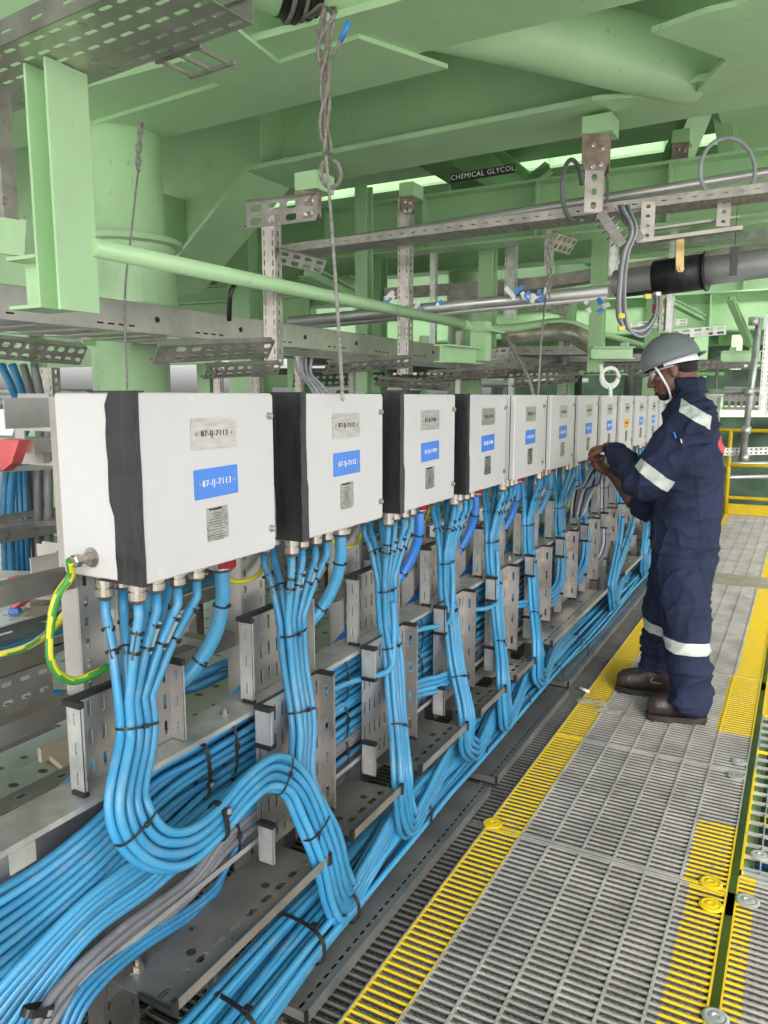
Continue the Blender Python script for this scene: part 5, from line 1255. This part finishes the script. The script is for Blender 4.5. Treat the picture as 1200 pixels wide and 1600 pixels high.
# dropped plastic on the walkway
pm = bpy.data.materials.new('clear_film'); pm.use_nodes = True; b_ = pm.node_tree.nodes['Principled BSDF']
b_.inputs['Base Color'].default_value = (.62,.60,.48,1); b_.inputs['Alpha'].default_value = .42; b_.inputs['Roughness'].default_value = .15
for q_, (u_, v_, rr_, lb_) in enumerate(((925,1098,.055,'larger crumpled clear plastic scrap on the walkway, left of the worker\'s toes'),(950,1112,.045,'smaller crumpled clear plastic scrap on the walkway, nearer the near boot'))):
    m = MB(); c = Z(u_, v_, .004); nn_ = 11; vs = []
    for i_ in range(nn_):
        for j_ in range(nn_):
            a_, b2 = (i_/(nn_-1)-.5)*2, (j_/(nn_-1)-.5)*2; rad = 1-.35*abs(noise.noise(V((a_*2+q_*5,b2*2,3))))
            vs.append(c+V((a_*rr_*rad*1.4, b2*rr_*rad*.8, .004+.030*abs(noise.noise(V((a_*2.3,b2*2.3,q_*4+1))))*(1.2-a_*a_)*(1.2-b2*b2))))
    m.add(vs, [(i_*nn_+j_, (i_+1)*nn_+j_, (i_+1)*nn_+j_+1, i_*nn_+j_+1) for i_ in range(nn_-1) for j_ in range(nn_-1) if (i_+j_) % 9], True)
    tag(m.build('plastic_scrap', pm), lb_, 'scrap')
m = MB(); m.cyl(Z(906,1075,.01), Z(920,1081,.01), .009, .007, 10); tag(m.build('paper_stub', 'winkt'), 'small white stub lying at the edge of the yellow strip', 'scrap')
# ============================================================ THE WORKER
def ell_loft(m, rings, n=20):
    """rings: (centre, axis u half vector, axis v half vector)"""
    vs = []
    for c, a, b in rings:
        for j in range(n): t = 2*pi*j/n; vs.append(c+a*cos(t)+b*sin(t))
    k = len(rings)
    fs = [(i*n+j, i*n+(j+1)%n, (i+1)*n+(j+1)%n, (i+1)*n+j) for i in range(k-1) for j in range(n)]
    fs += [tuple(range(n))[::-1], tuple((k-1)*n+j for j in range(n))]
    m.add(vs, fs, True)
def limb(m, pts, rads, n=16, steps=5):
    """rounded tapering limb through joints"""
    P = cr(pts, steps); R_ = []
    for i in range(len(rads)-1):
        for k in range(steps): t = k/steps; t = t*t*(3-2*t); R_.append(rads[i]*(1-t)+rads[i+1]*t)
    R_.append(rads[-1])
    d0 = (P[0]-P[1]).normalized(); d1 = (P[-1]-P[-2]).normalized()
    P = [P[0]+d0*R_[0]*.85, P[0]+d0*R_[0]*.55] + P + [P[-1]+d1*R_[-1]*.55, P[-1]+d1*R_[-1]*.85]
    R_ = [R_[0]*.35, R_[0]*.8] + R_ + [R_[-1]*.8, R_[-1]*.35]
    m.tube(P, 0, n, True, None, R_)
def ball(m, c, a, b, d, n=14):
    rings = []
    for i in range(1, n): t = -pi/2+pi*i/n; rings.append((c+d*sin(t), a*cos(t), b*cos(t)))
    ell_loft(m, rings, 18)
def remesh(mb, name, voxel, smooth, mt, parent, disp=None):
    o = mb.build(name+'_src', mt); 
    r = o.modifiers.new('r', 'REMESH'); r.mode = 'VOXEL'; r.voxel_size = voxel; r.use_smooth_shade = True
    s_ = o.modifiers.new('s', 'SMOOTH'); s_.factor = .5; s_.iterations = smooth
    bpy.context.view_layer.update(); dg = bpy.context.evaluated_depsgraph_get()
    me = bpy.data.meshes.new_from_object(o.evaluated_get(dg)); me.name = name
    if disp:
        N_ = [v.normal.copy() for v in me.vertices]
        for v, n_ in zip(me.vertices, N_): v.co += n_*disp(v.co)
    q = bpy.data.objects.new(name, me); COL.objects.link(q); bpy.data.objects.remove(o)
    for p in me.polygons: p.use_smooth = True
    me.materials.clear(); me.materials.append(M[mt])
    if parent: q.parent = parent; q.matrix_parent_inverse = Matrix.Translation(-parent.location) if parent.type == 'EMPTY' else Matrix()
    return q
def person():
    base = empty('person', (-.48, 3.78, 0))
    tag(base, 'worker in navy coveralls and grey helmet, reaching to the cables under the boxes', 'person')
    YB = 3.78
    def H(u, v, y=YB): return Y(u, v, y)
    body = MB(); f1 = V((-1,0,0)); l1 = V((0,-1,0))
    # ---- coverall
    cv = MB(); rings = []
    for v, u0, u1, bw, sh in ((938,1026,1104,.150,0),(905,1020,1113,.178,0),(870,1017,1121,.185,0),(830,1017,1125,.178,0),(790,1020,1126,.175,0),(745,1025,1127,.182,0),(705,1030,1126,.195,0),(672,1034,1121,.200,.0),(648,1040,1115,.190,0),(630,1048,1108,.150,0),(616,1056,1102,.095,0),(604,1058,1099,.074,0)):
        c = H((u0+u1)/2, v); a = H(u1, v).x-H(u0, v).x
        rings.append((c, UX*(a/2), UY*bw))
    ell_loft(cv, rings, 28)
    # flared collar
    ell_loft(cv, [(H(1079,612), UX*.070, UY*.082), (H(1077,600), UX*.072, UY*.084), (H(1076,592), UX*.074, UY*.086)], 24)
    YN, YF = 3.68, 3.885
    limb(cv, [H(1066,905,YN), H(1072,960,YN-.02), H(1074,1010,YN-.04), H(1077,1055,YN-.05), H(1079,1092,YN-.05)], [.115,.106,.094,.085,.082])
    limb(cv, [H(1052,905,YF), H(1040,955,YF+.02), H(1034,990,YF+.05), H(1030,1020,YF+.07), H(1023,1046,YF+.09)], [.112,.100,.086,.082,.082])
    limb(cv, [V((H(1060,900).x,3.72,H(1060,900).z)), V((H(1060,900).x,3.86,H(1060,900).z))], [.12,.12])
    shn, shf = H(1088,662,3.615), H(1076,660,3.945)
    eln = H(1006,757,3.60); cfn = H(960,706,3.76)
    limb(cv, [shn, shn.lerp(eln,.33)+UZ*.01, shn.lerp(eln,.7), eln, eln.lerp(cfn,.5)+V((0,0,-.004)), cfn], [.096,.094,.085,.074,.062,.050])
    limb(cv, [H(1078,645,3.66), H(1088,655,3.63)], [.085,.085]); limb(cv, [H(1072,645,3.90), H(1078,655,3.93)], [.08,.08])
    elf = H(1010,792,3.99); wrf = H(957,740,3.93)
    limb(cv, [shf, shf.lerp(elf,.5), elf, elf.lerp(wrf,.22)], [.09,.08,.066,.058])
    def folds(p):
        z = p.z; q = Vector((p.x, p.y, p.z))
        d = .0020*noise.noise(q*6)+.0010*noise.noise(q*15)
        # stretched creases: tight across, long along a slanting direction
        s_ = Vector((p.x*3+p.z*9, p.y*3, p.z*14-p.x*10)); r = 1-abs(noise.noise(s_*.9)); d += .013*(r**5) * (1.2 if z < .35 or 1.02 < z < 1.45 else .8) - .002
        s2 = Vector((p.x*8-p.z*5, p.y*9, p.z*3+p.x*6)); r2 = 1-abs(noise.noise(s2*1.1+Vector((5,1,2)))); d += .009*(r2**6)
        if z < .30: d += .006*(1-abs(noise.noise(Vector((p.x*4+p.z*6, p.y*4, p.z*13)))))**4
        # waist seam
        for zz in (H(1060,862).z,): d -= .006*math.exp(-((z-zz-.02*(p.x+.5))/.006)**2)
        return d
    suit = remesh(cv, 'coverall', .0070, 4, 'navy', base, folds)
    # ---- skin: head, neck, forearms, hands, all one surface
    bm_ = MB()
    hc = H(1049, 578); ang = radians(20); fh = V((-cos(ang),-.10,-sin(ang))).normalized(); sh_ = V((-.1,-1,0)); sh_ = (sh_-fh*sh_.dot(fh)).normalized(); uh = fh.cross(sh_).normalized()
    if uh.z < 0: uh = -uh
    def HP(f, l, u): return hc+fh*f+sh_*l+uh*u
    ball(bm_, HP(-.012,0,.03), fh*.098, sh_*.076, uh*.092)
    ball(bm_, HP(.022,0,-.045), fh*.066, sh_*.060, uh*.078)
    ball(bm_, HP(.055,0,-.095), fh*.032, sh_*.036, uh*.028)            # chin
    ball(bm_, HP(.03,.0,-.075), fh*.050, sh_*.052, uh*.034)            # jaw
    limb(bm_, [HP(.085,0,.012), HP(.101,0,-.022), HP(.108,0,-.036)], [.010,.013,.015], 10, 3)   # nose
    for s_ in (-1,1):
        ball(bm_, HP(.098,s_*.014,-.041), fh*.011, sh_*.009, uh*.009)
        ball(bm_, HP(.060,s_*.040,-.022), fh*.022, sh_*.020, uh*.018)  # cheek
        ball(bm_, HP(.080,s_*.030,.022), fh*.014, sh_*.022, uh*.008)   # brow
        ball(bm_, HP(-.012,s_*.076,-.012), fh*.019, sh_*.009, uh*.031) # ear
        ball(bm_, HP(-.006,s_*.078,-.035), fh*.010, sh_*.008, uh*.012)
    ball(bm_, HP(.088,0,-.062), fh*.012, sh_*.024, uh*.006); ball(bm_, HP(.086,0,-.073), fh*.012, sh_*.021, uh*.007)   # lips
    limb(bm_, [HP(-.035,0,-.03), H(1073,600), H(1082,622)], [.060,.060,.066])
    limb(bm_, [H(1082,622), H(1080,680)], [.06,.09])                   # inside the suit
    limb(bm_, [H(1080,660), H(1075,780), H(1066,890)], [.09,.10,.11])
    limb(bm_, [H(1075,655,3.8), shn, eln, cfn], [.05,.05,.042,.03]); limb(bm_, [H(1075,655,3.8), shf, elf, wrf], [.05,.05,.042,.029])
    limb(bm_, [H(1064,890), H(1066,905,YN), H(1074,1010,YN-.04), H(1078,1105,YN-.05)], [.09,.08,.06,.045]); limb(bm_, [H(1060,890), H(1052,905,YF), H(1034,990,YF+.05), H(1024,1062,YF+.09)], [.09,.08,.055,.042])
    def hand(wr, d, pn, curl, thumb_side, flen=1.0, spreadv=None):
        """wr wrist, d hand direction, pn palm normal; fingers curl towards the palm normal"""
        d = d.normalized(); pn = (pn-d*pn.dot(d)).normalized(); sd_ = d.cross(pn).normalized()*thumb_side
        kn = wr+d*.088
        rr = []
        for t, w_, th in ((-.01,.024,.020),(.02,.031,.017),(.05,.039,.0155),(.08,.041,.014),(.092,.038,.012)):
            rr.append((wr+d*t, sd_*w_, pn*th))
        ell_loft(bm_, rr, 16)
        for q, (so_, L_, r0) in enumerate(((.030,.068,.0088),(.010,.076,.0092),(-.010,.071,.0088),(-.029,.056,.0078))):
            a = kn+sd_*so_-d*.006; pts = [a-d*.015, a]; dd_ = d; cc_ = curl[q]
            for sg in (.45,.32,.23):
                dd_ = (dd_*cos(cc_)+pn*sin(cc_)).normalized(); dd_ = (dd_+sd_*(.0 if q else .03)).normalized()
                # keep direction in the plane d,pn
                a = a+dd_*(L_*sg); pts.append(a); cc2 = cc_
                ndir = dd_; cc_ = curl[q]*.95
                # rotate frame
                tmp = dd_; perp = sd_.cross(tmp).normalized()
                if perp.dot(pn) < 0 and perp.dot(-d) < 0: perp = -perp
                d_loc, p_loc = tmp, perp if perp.dot(pn*cos(1)-d*sin(1)) > 0 else -perp
                dd_ = tmp; pn_l = p_loc
                dd_ = (tmp*cos(cc_)+pn_l*sin(cc_)).normalized() if sg != .23 else tmp
                cc_ = 0.0001
            limb(bm_, pts, [r0, r0*1.05, r0*.95, r0*.9, r0*.78][:len(pts)], 10, 3)
        # thumb from the side of the palm
        t0 = wr+d*.028+sd_*.026+pn*.004; t1 = t0+(sd_*.55+d*.75+pn*.3).normalized()*.038; t2 = t1+(sd_*.05+d*.85+pn*.5).normalized()*.031; t3 = t2+(d*.75+pn*.6-sd_*.3).normalized()*.025
        limb(bm_, [t0, t1, t2, t3], [.015,.0115,.0105,.0085], 10, 3)
        limb(bm_, [wr-d*.03, wr+d*.02], [.024,.026])
    wn = H(953, 699, 3.79)
    limb(bm_, [cfn, wn], [.031,.026])
    hand(wn, V((-.72,.30,-.10)), V((-.25,.25,-.95)), [.85,.95,1.0,1.05], 1)
    limb(bm_, [elf.lerp(wrf,.15), elf.lerp(wrf,.5), wrf], [.040,.036,.027])
    hand(wrf, V((-.80,-.05,.42)), V((-.3,-.35,.85)), [.55,.7,.85,.95], -1)
    remesh(bm_, 'body', .0042, 4, 'skin', base, lambda p: .0006*noise.noise(p*60))
    bodyo = [o for o in base.children if o.name.startswith('body')][0]
    # eyes, brows, hair
    m = MB()
    for s_ in (-1,1):
        ball(m, HP(.078,s_*.030,.004), fh*.012, sh_*.013, uh*.010, 8)
    m.build_each('eye', 'winkt', base)
    m = MB()
    for s_ in (-1,1): ball(m, HP(.0885,s_*.031,.004), fh*.003, sh_*.005, uh*.005, 6)
    for s_ in (-1,1): m.tube(cr([HP(.092,s_*.014,.024), HP(.089,s_*.032,.029), HP(.074,s_*.050,.024)], 4), .004, 6)
    m.build_each('eyebrow', 'hair', base)
    hm = MB(); ball(hm, HP(-.018,0,.034), fh*.098, sh_*.079, uh*.092); ball(hm, HP(-.055,0,-.012), fh*.058, sh_*.068, uh*.05)
    hb = remesh(hm, 'hair', .005, 2, 'hair', base, lambda p: .0012*noise.noise(p*180))
    bd = MB(); ball(bd, HP(.060,0,-.102), fh*.030, sh_*.036, uh*.024); ball(bd, HP(.03,0,-.095), fh*.036, sh_*.048, uh*.024); ball(bd, HP(.092,0,-.083), fh*.010, sh_*.016, uh*.008)
    remesh(bd, 'beard', .004, 2, 'hair', base, lambda p: .0012*noise.noise(p*200))
    # helmet
    e = MB(); hcn = HP(-.006,0,.034); A_, B_, Hh = .132, .108, .128
    def hp_(th, ph, g=0): 
        fx = cos(th); a_ = A_*(1.0 if fx > 0 else 1.02)
        rr = (abs(cos(ph))**.92)
        ridge = .006*math.exp(-(sin(th)/.22)**2)*sin(ph)**.5 if ph > .25 else 0
        return hcn + fh*((a_+g)*fx*rr) + sh_*((B_+g)*sin(th)*rr) + uh*((Hh+g)*sin(ph)+ridge)
    nth, nph = 48, 12; vs = []
    for i in range(nph):
        ph = (pi/2)*i/nph
        for j in range(nth): vs.append(hp_(2*pi*j/nth, ph))
    vs.append(hp_(0, pi/2)); fs = [(i*nth+j, i*nth+(j+1)%nth, (i+1)*nth+(j+1)%nth, (i+1)*nth+j) for i in range(nph-1) for j in range(nth)]
    fs += [((nph-1)*nth+j, (nph-1)*nth+(j+1)%nth, nph*nth) for j in range(nth)]; e.add(vs, fs, True)
    vs = []
    for j in range(nth):
        th = 2*pi*j/nth; w_ = .010 + (.040*max(0, cos(th))**1.6) + .014*max(0, -cos(th))**2
        p0 = hp_(th, 0); out = (fh*cos(th)+sh_*sin(th)).normalized()
        for (k, dz) in ((0,.0),(1,-.004-.006*max(0,cos(th))),(1,-.009-.006*max(0,cos(th))),(-.1,-.006)): vs.append(p0+out*(w_*k)+uh*dz)
    e.add(vs, [(4*j+k, 4*((j+1)%nth)+k, 4*((j+1)%nth)+(k+1)%4, 4*j+(k+1)%4) for j in range(nth) for k in range(4)], True)
    he = e.build('helmet', 'helmet', base)
    e = MB()     # inner band and neck cradle
    vs = []
    for j in range(25):
        th = pi*.42+2*pi*.58*j/24*1.0; p0 = hp_(th, 0, -.016); vs += [p0+uh*.004, p0-uh*(.020+.014*max(0,-cos(th)))]
    e.add(vs, [(2*j,2*j+1,2*j+3,2*j+2) for j in range(24)]); e.build('helmet_band', 'strap', he)
    def ribbon(pts, wd, mt, nm, par, off=V((0,-1,0))):
        P = cr(pts, 5); vs = []; m_ = MB()
        for i, p in enumerate(P):
            t = (P[min(i+1,len(P)-1)]-P[max(i-1,0)]).normalized(); s2 = t.cross(off).normalized()*wd/2
            vs += [p-s2, p+s2, p+s2+off*.002, p-s2+off*.002]
        fs = []
        for i in range(len(P)-1):
            for k in range(4): fs.append((4*i+k, 4*(i+1)+k, 4*(i+1)+(k+1)%4, 4*i+(k+1)%4))
        m_.add(vs, fs); return m_.build(nm, mt, par)
    for s_ in (1,-1):
        ribbon([HP(.060,s_*.082,.030), HP(.050,s_*.079,.0), HP(.040,s_*.071,-.045), HP(.034,s_*.058,-.085), HP(.038,s_*.030,-.122), HP(.045,0,-.130)], .009, 'strap', 'chin_strap', he, sh_*s_)
    # safety glasses
    m = MB()
    for s_ in (1,-1):
        P = [HP(.098,s_*.006,.016), HP(.094,s_*.035,.020), HP(.078,s_*.060,.018), HP(.078,s_*.060,-.014), HP(.094,s_*.036,-.022), HP(.100,s_*.010,-.014)]
        m.add(P+[p-fh*.002 for p in P], [tuple(range(6)), tuple(range(6,12))[::-1]]+[(k,(k+1)%6,6+(k+1)%6,6+k) for k in range(6)])
    gm = bpy.data.materials.new('clear_glass'); gm.use_nodes = True; b_ = gm.node_tree.nodes['Principled BSDF']; b_.inputs['Roughness'].default_value = .05; b_.inputs['Alpha'].default_value = .38; b_.inputs['Base Color'].default_value = (.75,.78,.78,1)
    gl_ = m.build('safety_glasses', gm, base)
    for s_ in (1,-1):
        m = MB(); m.tube(cr([HP(.078,s_*.062,.014), HP(.03,s_*.080,.010), HP(-.015,s_*.084,.006)], 4), .0028, 6); m.build('temple', 'lens', gl_)
    # boots
    def boot(toe, heel, lab):
        d = (toe-heel); L_ = d.length; d.normalize(); s2 = UZ.cross(d).normalized(); bt = MB()
        prof = [(0.0,.038,.062,.055),(.12,.044,.074,.060),(.28,.046,.095,.085),(.42,.047,.074,.066),(.60,.051,.056,.052),(.78,.055,.050,.048),(.90,.050,.045,.042),(.985,.030,.032,.030)]
        rings = [(heel+d*(L_*t)+UZ*(.022+h), s2*w_, UZ*h) for t, w_, h, _ in prof]
        ell_loft(bt, rings, 20)
        limb(bt, [heel+d*(.20*L_)+UZ*.10, heel+d*(.20*L_)+UZ*.19], [.050,.050])
        o = remesh(bt, 'boot', .005, 4, 'boot', base, lambda p: .0012*noise.noise(p*40)+.001*noise.noise(p*90))
        so_ = MB(); P = []
        for k in range(28):
            a = 2*pi*k/28; cx_ = cos(a); w_ = .055*(1-.16*math.exp(-((cx_+.05)/.35)**2)); P.append(heel+d*(L_*.5+cx_*(L_*.5+.004))+s2*(w_*abs(sin(a))**.72*(1 if sin(a) > 0 else -1)))
        so_.prism([p+UZ*.003 for p in P], UZ*.026)
        for k in range(9): 
            so_.obox(heel+d*(L_*(.08+.105*k))+UZ*.0045, d*.008, s2*.046, UZ*.004)
        q = so_.build('sole', 'sole', o)
        m_ = MB(); sd2 = s2 if s2.y < 0 else -s2
        c_ = heel+d*(L_*.34)+sd2*.0455+UZ*.085
        m_.tube(cr([c_+d*.004+UZ*.022, c_+d*.016+UZ*.002+sd2*.001, c_+d*.0-UZ*.004+sd2*.002, c_-d*.035-UZ*.004+sd2*.002], 4), .0018, 6); m_.build('stitching', 'wood', o)
        return o
    boot(Z(1010,1122,0)+UZ*.002, Z(1103,1128,0)+UZ*.002, 'near'); boot(Z(962,1078,0)+UZ*.002, Z(1052,1090,0)+V((0,.0,.002)), 'far')
    # reflective bands: slices of the suit surface pushed out
    def band(c, ax, hw, keep, nm='reflective_band', push=.0035, mt='refl', planes=()):
        b = bmesh.new(); b.from_mesh(suit.data)
        g = b.verts[:]+b.edges[:]+b.faces[:]
        bmesh.ops.bisect_plane(b, geom=g, plane_co=c+ax*hw, plane_no=ax, clear_outer=True)
        g = b.verts[:]+b.edges[:]+b.faces[:]
        bmesh.ops.bisect_plane(b, geom=g, plane_co=c-ax*hw, plane_no=-ax, clear_outer=True)
        for co_, no_ in planes:
            bmesh.ops.bisect_plane(b, geom=b.verts[:]+b.edges[:]+b.faces[:], plane_co=co_, plane_no=no_, clear_outer=True)
        kill = [f for f in b.faces if not keep(f.calc_center_median())]
        bmesh.ops.delete(b, geom=kill, context='FACES')
        if nm == 'reflective_band':      # keep only the largest connected strip
            left = set(b.verts); best = []
            while left:
                st = [next(iter(left))]; isl = set(st)
                while st:
                    for e_ in st.pop().link_edges:
                        for q_ in e_.verts:
                            if q_ not in isl: isl.add(q_); st.append(q_)
                left -= isl
                if len(isl) > len(best): best = isl
            bmesh.ops.delete(b, geom=[q_ for q_ in b.verts if q_ not in best], context='VERTS')
        b.normal_update()
        for v_ in b.verts: v_.co += v_.normal*push
        me = bpy.data.meshes.new(nm); b.to_mesh(me); b.free()
        o = bpy.data.objects.new(nm, me); COL.objects.link(o); me.materials.append(M[mt]); o.parent = suit
        for p in me.polygons: p.use_smooth = True
        return o
    axn = (shn-eln).normalized(); cb = shn.lerp(eln, .80)
    acr = axn.cross(V((0,-1,0))).normalized(); acr = -acr if acr.x < 0 else acr
    band(cb, axn, .026, lambda p: (p-cb).length < .2, planes=[(cb+acr*.098, acr), (cb-acr*.078, -acr), (V((0,3.70,0)), UY)])
    kn = H(1075,1006,YN-.05); band(kn, V((.03,0,1)).normalized(), .027, lambda p: p.y < 3.775 and (p-kn).length < .17)
    kf = H(1028,974,YF+.05); band(kf, V((.25,0,1)).normalized(), .026, lambda p: p.y > 3.80 and (p-kf).length < .15)
    # shoulder band: from the neck over the shoulder blade
    p0, p1 = H(1068,636,3.66), H(1112,655,3.66); axb = V((.62,0,.78)).normalized()
    cS = H(1090,643,3.7); nS = V((-.38,0,-.92)).normalized()
    cS = H(1094,648,3.66)
    band(cS, V((.50,0,.87)).normalized(), .024, lambda p: p.z > cS.z-.09, planes=[(H(1067,640,3.66), -UX), (H(1116,640,3.66), UX), (V((0,3.74,0)), UY)])
    zs = H(1060,858).z
    band(V((0,0,zs)), V((.10,0,1)).normalized(), .0022, lambda p: p.y < 3.80 and p.x > -.62, 'waist_seam', .0012, 'hair')
    band(H(1098,905,3.6), V((1,0,.32)).normalized(), .0020, lambda p: p.y < 3.72, 'pocket_seam', .0010, 'hair', [(V((0,0,zs-.02)), UZ), (V((0,0,zs-.24)), -UZ)])
    band(H(1088,760,3.6), V((1,0,.12)).normalized(), .0016, lambda p: p.y < 3.70, 'side_seam', .0010, 'hair', [(V((0,0,1.30)), UZ), (V((0,0,zs+.01)), -UZ)])
    # pens in the sleeve pocket, red print on the back, hip pocket seam
    for k, (u, v, mt) in enumerate(((1055,680,'bluel'),(1061,686,'hair'),(1066,691,'strap'))):
        m = MB(); c = H(u, v, 3.515); m.cyl(c+V((-.006,0,.014)), c+V((.004,0,-.014)), .0042, .0042, 8); m.build('pen', mt, suit)
    cR = H(1122,700,3.80)
    band(cR, V((0,0,1)), .055, lambda p: p.x > cR.x-.06 and abs(p.y-3.80) < .10 and (p.z-cR.z)**2/.055**2+(p.y-3.8)**2/.09**2 < 1, 'back_print', .002, 'red')
person()
m = MB(); f_ = V((FW.x,FW.y,0)).normalized()
HH = Y(936, 720, 3.93)
for k in range(7):
    a = HH+V((random.uniform(-.03,.03), random.uniform(-.02,.05), random.uniform(-.01,.04)))
    b = V((-1.06+.01*k, 4.05+.03*k, 1.0)); q = V((-1.08+.006*k, 4.10+.015*k, .85))
    p = cr([a, a.lerp(b,.5)+V((random.uniform(-.02,.02),0,-.05)), b, q], 6); mm = MB(); mm.tube(p, .006, 7)
    tag(mm.build('wire', ['lgrey','black','greyc'][k % 3]), ['first','second','third','fourth','fifth','sixth','seventh'][k]+' loose wire held at the worker\'s fingers', 'wire', 'loose wires in the worker\'s hands')
mm = MB(); mm.lathe(HH+V((-.02,-.03,-.01)), V((.3,-.3,1)), [(0,.012),(.01,.014),(.014,.010),(.03,.010),(.034,.013),(.05,.012)], 12); tag(mm.build('gland', 'nickel'), 'loose shiny cable gland held in the worker\'s fingers', 'gland')
